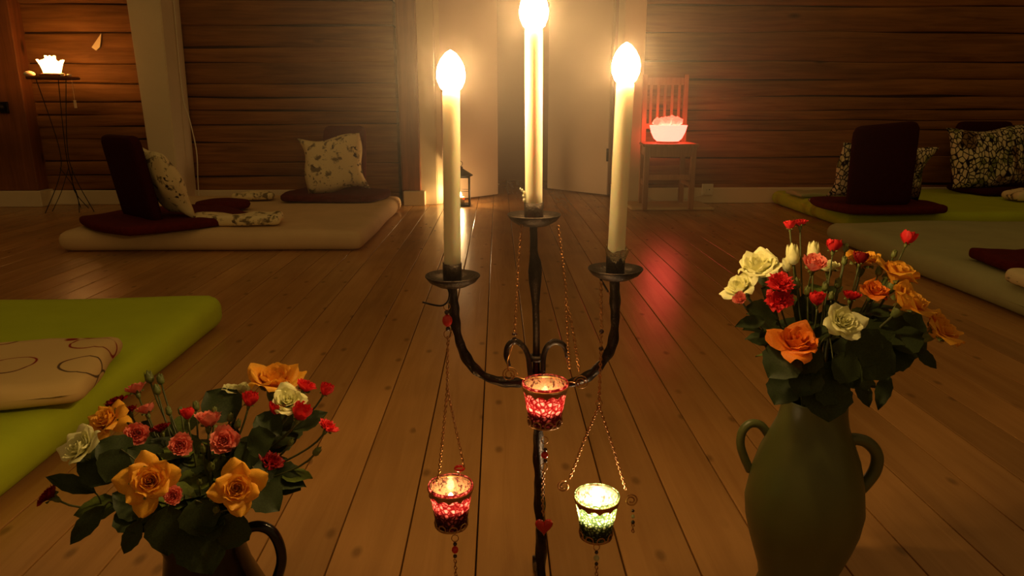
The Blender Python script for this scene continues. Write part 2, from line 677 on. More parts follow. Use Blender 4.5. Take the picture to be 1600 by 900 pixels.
# ------------------------------------------------------------------ the room
WALL_Y = 5.32
XL, XR = -4.9, 4.9
bm = BM()
box(bm, (XL, -1.6, -0.06), (XR, 8.0, -0.022))
floor = struct(mesh_obj('floor', bm, 'floor_gap', None, False))
BW = 0.1165
bm = BM()
box(bm, (-BW / 2 + 0.0012, 0, -0.022), (BW / 2 - 0.0012, 9.55, 0), 0.0016)
proto = mesh_obj('floorboard', bm, 'floor', floor, False)
place(proto, T((0.02 + BW * -42, -1.58, 0)))
for k in range(-41, 42):
    o = proto.copy()
    COL.objects.link(o)
    o.parent = floor
    o.location = (0.02 + BW * k, -1.58, 0)


def log_mesh(x0, x1, z0, z1, seed):
    rr = random.Random(seed)
    bm = BM()
    n = max(6, int((x1 - x0) / 0.16))
    prof = [(0.17, 0.0), (0.012, 0.002), (0.004, 0.012), (0.001, 0.05), (0.0, 0.5), (0.001, 0.95), (0.004, 0.988), (0.012, 0.998), (0.17, 1.0)]
    ph = [rr.uniform(0, 6.28) for _ in range(5)]
    amp = rr.uniform(0.003, 0.007)
    rings = []
    for i in range(n + 1):
        x = x0 + (x1 - x0) * i / n
        wl = amp * math.sin(x * 2.2 + ph[0]) + 0.003 * math.sin(x * 6.1 + ph[1])
        wh = amp * math.sin(x * 1.9 + ph[2]) + 0.003 * math.sin(x * 5.3 + ph[3])
        dy = 0.006 * math.sin(x * 2.7 + ph[4])
        ring = []
        for (yy, f) in prof:
            h = z1 - z0
            zz = z0 + 0.002 + wl + (h - 0.004 + wh - wl) * f
            ring.append(bm.verts.new((x, WALL_Y + yy + dy, zz)))
        rings.append(ring)
    for i in range(n):
        for k in range(len(prof) - 1):
            bm.faces.new((rings[i][k], rings[i + 1][k], rings[i + 1][k + 1], rings[i][k + 1]))
    bm.faces.new(list(reversed(rings[0])))
    bm.faces.new(rings[-1])
    bmesh.ops.recalc_face_normals(bm, faces=bm.faces[:])
    return bm


def wall_z(py):
    return U(900, py, WALL_Y).z


sections = [
    (XL, -2.30, [322, 296, 273, 250, 216, 198, 180, 160, 131, 100, 52, 7]),
    (-2.30, -0.74, [322, 300, 275, 254, 222, 194, 173, 152, 131, 98, 75, 40, 0]),
    (1.00, XR, [322, 288, 246, 204, 188, 172, 150, 124, 96, 50, 8]),
]
upper = [1.62, 1.83, 2.05, 2.26, 2.46, 2.66]
for nm, (x0, x1, ys) in zip(('left', 'middle', 'right'), sections):
    bm = BM()
    box(bm, (x0, WALL_Y + 0.016, 0.0), (x1, WALL_Y + 0.17, 2.6))
    w = struct(mesh_obj('wall_back_' + nm, bm, 'chink', None, False))
    zs = [max(0.0, wall_z(y)) for y in ys] + upper
    zs[0] = 0.0
    for i in range(len(zs) - 1):
        mesh_obj('log', log_mesh(x0, x1, zs[i], zs[i + 1], hash((nm, i)) % 9999 if False else i * 31 + len(nm) * 7), 'log', w, True)

# side walls of the same logs, outside the frame
zs_side = [0, .22, .45, .62, .84, 1.02, 1.25, 1.46, 1.62, 1.83, 2.05, 2.26, 2.46, 2.66]
for nm, ang, a_, b_, sh in (('left', 90, -1.6, WALL_Y, 0.42), ('right', -90, -WALL_Y, 1.6, -0.42)):
    w = mesh_obj('wall_' + nm, box(BM(), (a_, WALL_Y + 0.016, 0.0), (b_, WALL_Y + 0.17, 2.6)), 'chink', None, False)
    w.matrix_basis = T((sh, 0, 0)) @ rotm(z=ang)
    struct(w)
    for i in range(len(zs_side) - 1):
        lg = mesh_obj('log', log_mesh(a_, b_, zs_side[i], zs_side[i + 1], i * 17 + len(nm)), 'log', w, True)
        lg.matrix_basis = Matrix.Identity(4)

# wall above the doorway
bm = BM()
box(bm, (-0.62, WALL_Y, 2.12), (1.0, WALL_Y + 0.16, 2.66))
struct(mesh_obj('wall_back_lintel', bm, 'log', None, False))

# skirting boards
def board(name, lo, hi, mat='white_paint', bev=0.006):
    return struct(mesh_obj(name, box(BM(), lo, hi, bev), mat, None, False))


board('baseboard_left', (XL, WALL_Y - 0.03, 0), (-0.83, WALL_Y + 0.01, 0.105))
board('baseboard_right', (1.06, WALL_Y - 0.03, 0), (XR, WALL_Y + 0.01, 0.115))

# boxed white pillar with a cable down its side
p0, p1, p2 = U(243, 285, 5.02), U(283, 285, 5.02), None
bm = BM()
bl, bt = U(241, 300, 5.02), U(197, 0, 5.02)
br_, btr = U(279, 300, 5.02), U(250, 0, 5.02)
for zz in (0, 1):
    pass
def prism4(bm, lo4, hi4):
    a = [bm.verts.new(v) for v in lo4]
    b = [bm.verts.new(v) for v in hi4]
    for k in range(4):
        bm.faces.new((a[k], a[(k + 1) % 4], b[(k + 1) % 4], b[k]))
    bm.faces.new(list(reversed(a)))
    bm.faces.new(b)
    bmesh.ops.recalc_face_normals(bm, faces=bm.faces[:])
    return bm
def ext(a, b, z):
    return a + (b - a) * ((z - a.z) / (b.z - a.z))
def quad_at(z):
    l, r = ext(bl, bt, z), ext(br_, btr, z)
    return [Vector((l.x, 5.02, z)), Vector((r.x, 5.02, z)), Vector((r.x, WALL_Y, z)), Vector((l.x, WALL_Y, z))]
prism4(bm, quad_at(0), quad_at(2.6))
bmesh.ops.bevel(bm, geom=bm.edges[:], offset=0.006, segments=2, affect='EDGES')
pil = struct(mesh_obj('trim_1', bm, 'white_paint', None, False))
xr = quad_at(0.6)[1].x
bm = BM()
cab = smooth_path([(quad_at(1.4)[1].x + 0.012, 5.2, 1.4), (quad_at(.8)[1].x + 0.012, 5.2, 0.8), (xr + 0.05, 5.19, 0.62), (xr + 0.075, 5.19, 0.4), (xr + 0.06, 5.2, 0.2), (xr + 0.05, 5.2, 0.02)], 6)
sweep(bm, cab, 0.004, 6)
tag(recentre(mesh_obj('power_cable', bm, 'plastic_white')), 'thin pale cable running down beside the boxed white pillar', 'cable')

# reddish timber posts with white foot blocks
def post(name, px0, px1, py, Y, foot):
    a, b = U(px0, py, Y), U(px1, py, Y)
    struct(mesh_obj(name, box(BM(), (a.x, Y, foot), (b.x, WALL_Y + 0.1, 2.6), 0.008), 'post_wood', None, False))
    struct(mesh_obj(name.replace('trim', 'baseboard_foot'), box(BM(), (a.x + 0.01 - (0.0), Y - 0.03, 0), (b.x + 0.03, WALL_Y + 0.1, foot), 0.006), 'white_paint', None, False))
post('trim_2', 625, 655, 200, 5.22, 0.105)
post('trim_3', -60, 44, 200, 5.20, 0.115)

# door set: casings, two leaves swung back into a small dark hall
def slab(name, a, b, th, z0, z1, mat, bev=0.004):
    a, b = Vector((a[0], a[1], 0)), Vector((b[0], b[1], 0))
    d = (b - a).normalized()
    nrm = Vector((-d.y, d.x, 0))
    q = [a, b, b + nrm * th, a + nrm * th]
    bm = prism4(BM(), [v + Vector((0, 0, z0)) for v in q], [v + Vector((0, 0, z1)) for v in q])
    bmesh.ops.bevel(bm, geom=bm.edges[:], offset=bev, segments=2, affect='EDGES')
    return mesh_obj(name, bm, mat, None, False)


struct(slab('trim_4', (-0.605, 5.24), (-0.45, 5.24), 0.2, 0, 2.15, 'white_paint'))
struct(slab('trim_5', (0.90, 5.30), (1.05, 5.30), 0.3, 0, 2.15, 'white_paint'))
struct(slab('trim_6', (-0.45, 5.28), (-0.41, 5.30), 0.15, 0, 2.12, 'white_paint'))
def leaf_door(name, h, f, knob_side):
    d = struct(slab(name, h, f, 0.04, 0.012, 2.08, 'white_door'))
    a, b = Vector((h[0], h[1], 0)), Vector((f[0], f[1], 0))
    u = (b - a).normalized()
    nrm = Vector((u.y, -u.x, 0))
    L_ = (b - a).length
    return d
leaf_door('door_1', (-0.43, 5.36), (0.0, 5.79), 1)
d2 = leaf_door('door_2', (0.425, 6.22), (0.875, 5.72), 1)
bm = BM()
hp = Vector((0.868, 5.715, 0))
for z in (0.28, 1.5):
    sweep(bm, [hp + Vector((0, 0, z)), hp + Vector((0, 0, z + 0.1))], 0.009, 8)
mesh_obj('hinge', bm, 'black_metal', d2)
# hall behind
bm = BM()
box(bm, (-1.6, 7.0, 0), (2.2, 7.1, 2.6))
struct(mesh_obj('wall_hall_end', bm, 'dark_hall', None, False))
bm = BM()
box(bm, (-0.75, WALL_Y + 0.17, 0), (-0.62, 7.0, 2.6))
struct(mesh_obj('wall_hall_left', bm, 'dark_hall', None, False))
bm = BM()
box(bm, (1.05, WALL_Y + 0.17, 0), (1.18, 7.0, 2.6))
struct(mesh_obj('wall_hall_right', bm, 'dark_hall', None, False))
# wall socket and latch
s = U(1105, 296, WALL_Y - 0.035)
so = thing('wall_socket', 'white wall socket on the pale baseboard beside the slatted chair', 'socket', (s.x, WALL_Y - 0.03, s.z - 0.04))
mesh_obj('socket_plate', box(BM(), (s.x - 0.042, WALL_Y - 0.05, s.z - 0.042), (s.x + 0.042, WALL_Y - 0.03, s.z + 0.042), 0.005), 'plastic_white', so, False)
for dx in (-0.012, 0.012):
    bm = BM()
    lathe(bm, [(0.0035, 0), (0.0035, 0.003), (0, 0.003)], (0, 0, 0), 10)
    o = mesh_obj('socket_hole', bm, 'wick', so)
    place(o, T((s.x + dx, WALL_Y - 0.05, s.z)) @ rotm(x=90))
s = U(6, 168, 5.19)
kn = thing('door_latch', 'small black iron latch on the reddish corner post', 'latch', (s.x, 5.19, s.z - 0.05))
mesh_obj('latch_plate', box(BM(), (s.x - 0.03, 5.185, s.z - 0.04), (s.x + 0.03, 5.2, s.z + 0.04), 0.004), 'black_metal', kn, False)
mesh_obj('latch_knob', ico(BM(), (s.x, 5.165, s.z), 0.022), 'black_metal', kn)

s = U(151, 66, WALL_Y - 0.012)  # small pale wedge on the log wall
bm = BM()
q = [U(158, 52, WALL_Y - 0.012), U(143, 74, WALL_Y - 0.012), U(150, 79, WALL_Y - 0.012), U(156, 74, WALL_Y - 0.012)]
a = [bm.verts.new(v) for v in q]
b = [bm.verts.new(v + Vector((0, 0.010, 0))) for v in q]
bm.faces.new(a); bm.faces.new(list(reversed(b)))
for k in range(4):
    bm.faces.new((a[k], b[k], b[(k + 1) % 4], a[(k + 1) % 4]))
bmesh.ops.recalc_face_normals(bm, faces=bm.faces[:])
tag(recentre(mesh_obj('wall_ornament', bm, 'tag', None, False)), 'small pale wedge-shaped piece on log wall above the glowing lotus lamp', 'ornament')

# ------------------------------------------------------------------ mattresses
def mattress(name, label, x0, x1, y0, y1, h, mat, r=0.05, seed=0, wave=0.006):
    bm = rounded(BM(), (x1 - x0, y1 - y0, h), r, 22, None, wave, seed)
    o = mesh_obj(name, bm, mat)
    o.matrix_basis = T(((x0 + x1) / 2, (y0 + y1) / 2, 0.0))
    return tag(o, label, 'mattress')


MAT_H = 0.105
mattress('mattress', 'thick cream mattress on floor against log wall, carrying two floral cushions', -2.19, -0.675, 3.50, 5.0, MAT_H, 'sheet_cream', 0.05, 3)
mattress('mattress', 'lime green mattress with a cream pillow of red swirls on it', -3.1, -0.90, 0.95, 2.28, 0.10, 'sheet_green', 0.045, 5)
mattress('mattress', 'lime green mattress against log wall, carrying leaf-print cushions', 2.03, 4.3, 4.06, 5.27, MAT_H, 'sheet_green', 0.05, 8)
mattress('mattress', 'pale grey-green mattress with a flat maroon pad on it', 1.77, 4.0, 1.75, 3.80, 0.10, 'sheet_pale', 0.05, 11, 0.008)

# ------------------------------------------------------------------ floor chairs
def floor_chair(label, loc, face, lean=17, w=0.40, h=0.50, mat='dark_maroon', seat_mat='maroon', seat=(0.50, 0.58), seat_off=0.16, group='maroon legless floor chairs', seat_dx=0.0, roll=0.0):
    """face: direction the sitter looks, degrees, 0 = +y"""
    t = thing('floor_chair', label, 'floor chair', loc, group)
    B = T(Vector(loc)) @ rotm(z=face)
    o = mesh_obj('seat_pad', rounded(BM(), (seat[0], seat[1], 0.045), 0.022, 9, None, 0.004, int(abs(loc[0]) * 100)), seat_mat, t)
    # oval the pad
    for v in o.data.vertices:
        x, y = v.co.x / (seat[0] / 2), v.co.y / (seat[1] / 2)
        m_ = max(abs(x), abs(y), 1e-6)
        l_ = math.hypot(x, y)
        k = (m_ / l_) * 0.45 + 0.55 if l_ > 1e-6 else 1
        v.co.x *= k * 1.12
        v.co.y *= k * 1.12
    place(o, B @ T((seat_dx, seat_off, 0)))
    bk = mesh_obj('backrest', rounded(BM(), (w, 0.055, h), 0.027, 10), mat, t)
    for v in bk.data.vertices:      # rounded upper corners
        if v.co.z > h - 0.06:
            k = (v.co.z - (h - 0.06)) / 0.06
            v.co.x *= 1 - 0.12 * k * k
    place(bk, B @ T((0, -0.04, 0.03)) @ rotm(x=lean, y=roll))
    return t, B


def cushion(name, label, mat4, a, b, th, mat, seed, group=None):
    o = mesh_obj(name, pillow_bm(a, b, th, 14, seed), mat)
    o.matrix_basis = mat4
    return tag(o, label, 'cushion', group)


# on the cream mattress, nearer one, seen from behind, turned towards the wall corner
c = G(238, 352, MAT_H)
_, B = floor_chair('maroon legless floor chair seen from behind, before the white pillar', (c.x, c.y, MAT_H + 0.006), -42, 9, 0.40, 0.43, 'dark_maroon', 'maroon', (0.62, 0.66), 0.08)
cushion('cushion', 'cream floral cushion leaning in the floor chair before the white pillar', B @ T((0.07, 0.12, 0.05)) @ rotm(x=24, y=8), 0.19, 0.19, 0.06, 'floral', 1, 'cream floral cushions')
# far one facing the camera
c = G(535, 302, MAT_H)
_, B = floor_chair('maroon legless floor chair behind a floral cushion at the log wall', (c.x + 0.05, 4.86, MAT_H + 0.006), 172, 10, 0.30, 0.44, 'maroon', 'maroon', (0.62, 0.46), 0.10)
p = U(527, 300, 4.66)
cushion('cushion', 'cream floral cushion propped upright against the log wall', T((p.x, 4.68, MAT_H + 0.055)) @ rotm(x=-14, y=-7, z=6), 0.20, 0.185, 0.065, 'floral', 2, 'cream floral cushions')
# round maroon meditation cushion
c = G(330, 336, MAT_H)
bm = lathe(BM(), [(0, 0), (0.10, 0), (0.145, 0.01), (0.155, 0.03), (0.145, 0.05), (0.10, 0.058), (0, 0.06)], (c.x, 4.22, MAT_H + 0.006), 32, 0.03)
tag(recentre(mesh_obj('meditation_cushion', bm, 'maroon')), 'flat round maroon cushion beside the floral cushion before the pillar', 'cushion')

# right-hand green mattress
c = G(1382, 330, MAT_H)
_, B = floor_chair('dark maroon floor chair seen from behind on lime green mattress', (c.x - 0.085, c.y - 0.03, MAT_H + 0.006), 3, 7, 0.38, 0.475, 'dark_maroon', 'maroon', (0.60, 0.50), 0.10, seat_dx=0.07, roll=-5)
cushion('cushion', 'leaf-print cushion leaning in the floor chair seen from behind', B @ T((0.05, 0.11, 0.05)) @ rotm(x=14, y=3), 0.29, 0.165, 0.06, 'floral_b', 5, 'leaf-print cushions')
_, B = floor_chair('dark maroon floor chair behind the large leaf-print cushion at log wall', (3.56, 5.17, MAT_H + 0.006), 184, 6, 0.44, 0.46, 'dark_maroon', 'dark_maroon', (0.54, 0.42), 0.16)
p = U(1548, 292, 4.94)
cushion('cushion', 'large leaf-print cushion propped against log wall, wider than the other', T((p.x, 4.93, MAT_H + 0.045)) @ rotm(x=-16, y=-3, z=4), 0.30, 0.215, 0.07, 'floral_c', 6, 'leaf-print cushions')

# maroon pad on the pale mattress
c = G(1580, 412, 0.10)
o = mesh_obj('seat_pad', rounded(BM(), (0.40, 0.30, 0.045), 0.02, 10, None, 0.004, 9), 'maroon')
o.matrix_basis = T((c.x + 0.06, c.y - 0.08, 0.106)) @ rotm(z=-6)
tag(o, 'flat maroon pad lying alone on the pale grey-green mattress', 'cushion')

# folded cloths / neck pillows
def crumple(name, label, loc, size, mat, seed, rz=0, cat='pillow'):
    o = mesh_obj(name, rounded(BM(), size, size[2] * 0.46, 12, None, size[2] * 0.12, seed), mat)
    for v in o.data.vertices:
        v.co.z = max(0, v.co.z * (1 - 0.25 * (math.sin(v.co.x * 31 + seed) * math.sin(v.co.y * 27 + 1) * 0.5 + 0.5)))
    o.matrix_basis = T(loc) @ rotm(z=rz)
    return tag(o, label, cat)


c = G(370, 352, MAT_H)
crumple('eye_pillow', 'small crumpled floral pillow lying on front of cream mattress', (c.x, c.y, MAT_H + 0.006), (0.46, 0.16, 0.06), 'floral', 3, 6)
c = G(416, 305, MAT_H)
crumple('eye_pillow', 'small crumpled floral pillow beside the seat pad at log wall', (c.x, 4.72, MAT_H + 0.006), (0.26, 0.14, 0.05), 'floral', 4, 14)
c = G(1592, 312, MAT_H)
crumple('eye_pillow', 'small pinkish folded pillow before the large leaf-print cushion', (c.x + 0.03, 4.58, MAT_H + 0.006), (0.30, 0.16, 0.07), 'floral', 6, 4)
c = G(1600, 450, 0.1)
crumple('eye_pillow', 'small pale patterned pillow beside the flat maroon pad', (c.x + 0.04, c.y, 0.106), (0.14, 0.16, 0.055), 'floral', 8, 0)
c = G(1282, 317, MAT_H)
crumple('eye_pillow', 'small dark crumpled cloth lying by the green mattress edge', (c.x, c.y, MAT_H + 0.004), (0.13, 0.10, 0.03), 'floral_b', 9, 10)
c = G(1262, 306, MAT_H)
crumple('folded_blanket', 'pale folded blanket lying flat on green mattress beside floor chair', (c.x + 0.1, c.y, MAT_H + 0.004), (0.42, 0.24, 0.03), 'sheet_pale', 12, 4, 'blanket')
# swirl pillow on near green mattress
c = G(30, 612, 0.10)
o = mesh_obj('pillow', rounded(BM(), (0.62, 0.34, 0.055), 0.027, 14, None, 0.006, 21), 'swirl')
o.matrix_basis = T((c.x - 0.15, c.y + 0.0, 0.104)) @ rotm(z=15)
tag(o, 'cream pillow with red and grey swirl print on the near green mattress', 'pillow')

# ------------------------------------------------------------------ lotus lamp on wire stand
st = G(112, 331)
ts = thing('lamp_stand', 'thin black wire stand with round top under the glowing lotus lamp', 'stand', (st.x, 4.95, 0))
cx, cy = st.x, 4.95
topz = U(74, 120, 4.95).z
mesh_obj('table_top', lathe(BM(), [(0, 0), (0.15, 0), (0.155, 0.008), (0.15, 0.016), (0, 0.016)], (cx, cy, topz - 0.016), 32), 'post_wood', ts)
for k in range(3):
    th = math.radians(90 + 120 * k + 15)
    d = Vector((math.cos(th), math.sin(th), 0))
    pts = smooth_path([Vector((cx, cy, topz - 0.016)) + d * 0.10, Vector((cx, cy, 0.45)) + d * 0.03, Vector((cx, cy, 0.25)) + d * 0.05, Vector((cx, cy, 0.004)) + d * 0.17], 6)
    mesh_obj('leg', sweep(BM(), pts, 0.003, 6), 'black_metal', ts)
    pts = smooth_path([Vector((cx, cy, 0.30)) + d * 0.042, Vector((cx, cy, 0.14)) + d * -0.02 + Vector((-d.y, d.x, 0)) * .05, Vector((cx, cy, 0.004)) + Vector((-d.y, d.x, 0)) * 0.13], 6)
    mesh_obj('brace', sweep(BM(), pts, 0.0025, 6), 'black_metal', ts)
bm = BM()
sweep(bm, [(cx + 0.13, cy - 0.02, topz - 0.016), (cx + 0.13, cy - 0.02, topz - 0.15)], 0.0012, 5)
box(bm, (cx + 0.122, cy - 0.022, topz - 0.20), (cx + 0.138, cy - 0.018, topz - 0.15))
mesh_obj('hanging_tag', bm, 'tag', ts, False)
tl = thing('lotus_lamp', 'glowing orange lotus-shaped tealight lamp on round wire stand', 'lamp', (cx, cy, topz))
mesh_obj('lamp_base', lathe(BM(), [(0, 0), (0.07, 0), (0.085, 0.012), (0.06, 0.022), (0, 0.024)], (cx, cy, topz), 24), 'post_wood', tl)
for ring, (n, rad, ln, tilt) in enumerate(((7, 0.045, 0.095, 20), (6, 0.026, 0.115, 2))):
    for k in range(n):
        bm = BM()
        W_ = 0.034
        g = []
        for j in range(6):
            v = j / 5
            row = []
            for i in range(5):
                u = -1 + i / 2
                w = W_ * math.sin(math.pi * (0.18 + 0.75 * v)) ** 0.8 * (1 if v < .99 else 0.25)
                row.append(bm.verts.new((u * w, -0.02 * (v - 0.5) ** 2 + 0.012 * u * u, v * ln)))
            g.append(row)
        for j in range(5):
            for i in range(4):
                bm.faces.new((g[j][i], g[j][i + 1], g[j + 1][i + 1], g[j + 1][i]))
        geo = bmesh.ops.solidify(bm, geom=bm.faces[:], thickness=0.003)
        o = mesh_obj('petal', bm, 'lamp_rose', tl)
        th = 360 * k / n + ring * 25
        place(o, T((cx, cy, topz + 0.018)) @ rotm(z=th) @ T((0, -rad, 0)) @ rotm(x=tilt))
for (px, rr_) in ((46, 0.03), (96, 0.02), (108, 0.014)):
    p = U(px, 116, 4.93)
    bm = ico(BM(), (p.x, 4.93, topz + rr_ * 0.62), rr_, (1.2, 1, 0.62), 2, 0.06)
    tag(recentre(mesh_obj('pebble', bm, 'tag')), 'smooth pale pebble lying beside the lotus lamp on its stand', 'pebble', 'pebbles around the lotus lamp')

# ------------------------------------------------------------------ slatted chair with glowing bowl
CHR = 5.0
# back and front legs of the chair
bl_, br2 = U(1005, 228, 5.16), U(1068, 228, 5.16)
fl_, fr_ = U(1011, 235, 4.83), U(1084, 235, 4.83)
ch = thing('slatted_chair', 'pale wooden slat-back chair at log wall under the glowing bowl', 'chair', ((bl_.x + fr_.x) / 2, 5.0, 0))
SZ = 0.44
for (p, hgt, y) in ((bl_, 0.90, 5.16), (br2, 0.90, 5.16)):
    bm = BM()
    prism4(bm, [Vector((p.x + dx, y + dy, 0)) for dx, dy in ((-.017, -.017), (.017, -.017), (.017, .017), (-.017, .017))],
           [Vector((p.x + dx, y + 0.03 + dy, hgt)) for dx, dy in ((-.015, -.013), (.015, -.013), (.015, .013), (-.015, .013))])
    mesh_obj('back_post', bm, 'chair_wood', ch, False)
for p in (fl_, fr_):
    mesh_obj('front_leg', box(BM(), (p.x - 0.017, 4.83 - 0.017, 0), (p.x + 0.017, 4.83 + 0.017, SZ - 0.02), 0.003), 'chair_wood', ch, False)
bm = BM()
q = [Vector((fl_.x - 0.035, 4.80, 0)), Vector((fr_.x + 0.03, 4.80, 0)), Vector((br2.x + 0.03, 5.15, 0)), Vector((bl_.x - 0.03, 5.15, 0))]
prism4(bm, [v + Vector((0, 0, SZ - 0.02)) for v in q], [v + Vector((0, 0, SZ)) for v in q])
bmesh.ops.bevel(bm, geom=bm.edges[:], offset=0.005, segments=2, affect='EDGES')
mesh_obj('seat', bm, 'chair_wood', ch, False)


def rail(a, b, z, h, th=0.018, name='rail'):
    a, b = Vector((a.x, a.y, 0)), Vector((b.x, b.y, 0))
    d = (b - a).normalized()
    n_ = Vector((-d.y, d.x, 0)) * th / 2
    q = [a - n_, b - n_, b + n_, a + n_]
    return mesh_obj(name, prism4(BM(), [v + Vector((0, 0, z)) for v in q], [v + Vector((0, 0, z + h)) for v in q]), 'chair_wood', ch, False)


FL, FR, BL, BR = [Vector((p.x, y, 0)) for p, y in ((fl_, 4.83), (fr_, 4.83), (bl_, 5.16), (br2, 5.16))]
rail(FL, FR, SZ - 0.085, 0.065, name='apron')
rail(FL, BL, SZ - 0.085, 0.065, name='apron')
rail(FR, BR, SZ - 0.085, 0.065, name='apron')
rail(FL, FR, 0.20, 0.035, name='stretcher')
rail(FL, BL, 0.15, 0.03, name='stretcher')
rail(FR, BR, 0.15, 0.03, name='stretcher')
Bk = Vector((0, 0.03, 0))
rail(BL + Bk * 0.95, BR + Bk * 0.95, 0.83, 0.05, 0.016, 'top_rail')
rail(BL + Bk * 0.6, BR + Bk * 0.6, 0.53, 0.035, 0.016, 'back_rail')
for k in range(5):
    f = (k + 0.9) / 5.8
    a, b = BL.lerp(BR, f), BL.lerp(BR, f)
    bm = BM()
    prism4(bm, [Vector((a.x + dx, a.y + 0.019 + dy, 0.55)) for dx, dy in ((-.009, -.005), (.009, -.005), (.009, .005), (-.009, .005))],
           [Vector((a.x + dx, a.y + 0.028 + dy, 0.84)) for dx, dy in ((-.009, -.005), (.009, -.005), (.009, .005), (-.009, .005))])
    mesh_obj('back_slat', bm, 'chair_wood', ch, False)
bp = U(1043, 222, 4.96)
tb = thing('bowl_lamp', 'glowing pink bowl of salt rocks standing on the slatted chair', 'lamp', (bp.x, 4.96, SZ))
mesh_obj('bowl_foot', lathe(BM(), [(0, 0), (0.075, 0), (0.078, 0.008), (0.07, 0.014), (0, 0.014)], (bp.x, 4.96, SZ), 28), 'chair_wood', tb)
mesh_obj('bowl', lathe(BM(), [(0, 0.012), (0.075, 0.012), (0.095, 0.03), (0.115, 0.07), (0.128, 0.118), (0.122, 0.118), (0.108, 0.09), (0, 0.085)], (bp.x, 4.96, SZ), 36), 'lamp_pink', tb)
for k in range(13):
    th = k * 2.4
    rad = 0.026 * math.sqrt(k)
    bm = ico(BM(), (bp.x + rad * math.cos(th), 4.96 + rad * math.sin(th), SZ + 0.125 + 0.028 * (1 - k / 13) + R.uniform(0, 0.012)), 0.031, (1.1, 0.9, 0.9), 1, 0.22)
    mesh_obj('salt_rock', bm, 'lamp_rock', tb, False)
bm = BM()
pts = smooth_path([(bp.x - 0.06, 5.1, SZ - 0.03), (bp.x - 0.10, 5.2, 0.2), (bp.x - 0.05, 5.24, 0.03), (bp.x + 0.1, 5.26, 0.006), (s.x * 0 + U(1096, 300, 5.25).x, 5.262, 0.04), (U(1103, 296, 5.27).x, 5.262, 0.09)], 6)
sweep(bm, pts, 0.0035, 6)
mesh_obj('cord', bm, 'plastic_white', tb)
a, b = G(985, 322), G(1085, 318)
o = mesh_obj('floor_mat', rounded(BM(), (b.x - a.x + 0.08, 0.36, 0.022), 0.01, 8, None, 0.002, 2), 'sheet_cream')
o.matrix_basis = T(((a.x + b.x) / 2, 5.08, 0))
tag(o, 'pale flat mat on the floor under the slatted chair', 'mat')
# the chair stands on the mat
ch.location.z = 0.020
tb.location.z += 0.0205
# ------------------------------------------------------------------ floor lantern
lp = Vector((U(720, 318, 5.22).x, 5.20, 0))
ln = thing('floor_lantern', 'small black metal lantern with candle glowing on floor by doorway', 'lantern', lp)
w = 0.072
mesh_obj('lantern_base', box(BM(), lp + Vector((-w, -w, 0)), lp + Vector((w, w, 0.014)), 0.003), 'black_metal', ln, False)
mesh_obj('lantern_frame_top', box(BM(), lp + Vector((-w, -w, 0.205)), lp + Vector((w, w, 0.217)), 0.003), 'black_metal', ln, False)
for sx in (-1, 1):
    for sy in (-1, 1):
        q = lp + Vector((sx * (w - 0.007), sy * (w - 0.007), 0))
        mesh_obj('corner_bar', box(BM(), q + Vector((-.005, -.005, .014)), q + Vector((.005, .005, .205))), 'black_metal', ln, False)
mesh_obj('roof', lathe(BM(), [(0.088, 0.215), (0.094, 0.222), (0.062, 0.243), (0.030, 0.262), (0.018, 0.272), (0.022, 0.279), (0.006, 0.288), (0, 0.291)], lp, 12), 'black_metal', ln, False)
mesh_obj('ring_handle', sweep(BM(), [lp + Vector((0.018 * math.cos(t), 0, 0.303 + 0.018 * math.sin(t))) for t in [k * math.pi / 8 for k in range(16)]], 0.002, 5, closed=True), 'black_metal', ln)
for (a, b) in (((-1, -1), (1, -1)), ((1, -1), (1, 1)), ((-1, 1), (1, 1)), ((-1, -1), (-1, 1))):
    p, q = lp + Vector((a[0], a[1], 0)) * (w - 0.007) * 1.0, lp + Vector((b[0], b[1], 0)) * (w - 0.007)
    p.z = q.z = 0
    bm = BM()
    mesh_obj('crossbar', sweep(bm, [p + Vector((0, 0, 0.11)), q + Vector((0, 0, 0.11))], 0.002, 5), 'black_metal', ln)
pc = thing('pillar_candle', 'short lit candle standing inside the black floor lantern', 'candle', lp + Vector((0, 0, 0.014)))
mesh_obj('wax_body', lathe(BM(), [(0, 0.014), (0.028, 0.014), (0.029, 0.06), (0.027, 0.064), (0.014, 0.058), (0, 0.057)], lp, 24), 'wax', pc)
M['lantern_flame'] = m_emit('lantern_flame', (1, 0.62, 0.26), 1500.0)


def flame_bm(c, w_, h_, seg=16):
    prof = [(0, 0), (0.42, 0.03), (0.74, 0.13), (0.96, 0.30), (1.0, 0.46), (0.90, 0.64), (0.66, 0.80), (0.34, 0.93), (0, 1.0)]
    return lathe(BM(), [(r_ * w_, z_ * h_) for r_, z_ in prof], c, seg)


mesh_obj('wick', sweep(BM(), [lp + Vector((0, 0, 0.056)), lp + Vector((0.001, 0, 0.068))], 0.0012, 5), 'wick', pc)
mesh_obj('flame', flame_bm(lp + Vector((0, 0, 0.062)), 0.008, 0.032), 'lantern_flame', pc)

# ------------------------------------------------------------------ candelabrum
CY = 0.85
def C(px, py, dy=0.0):
    return U(px, py, CY + dy)
base = C(846, 900)
ca = thing('candelabra', 'black wrought-iron three-armed floor candelabra with drip pans', 'candelabra', (base.x, CY, 0))
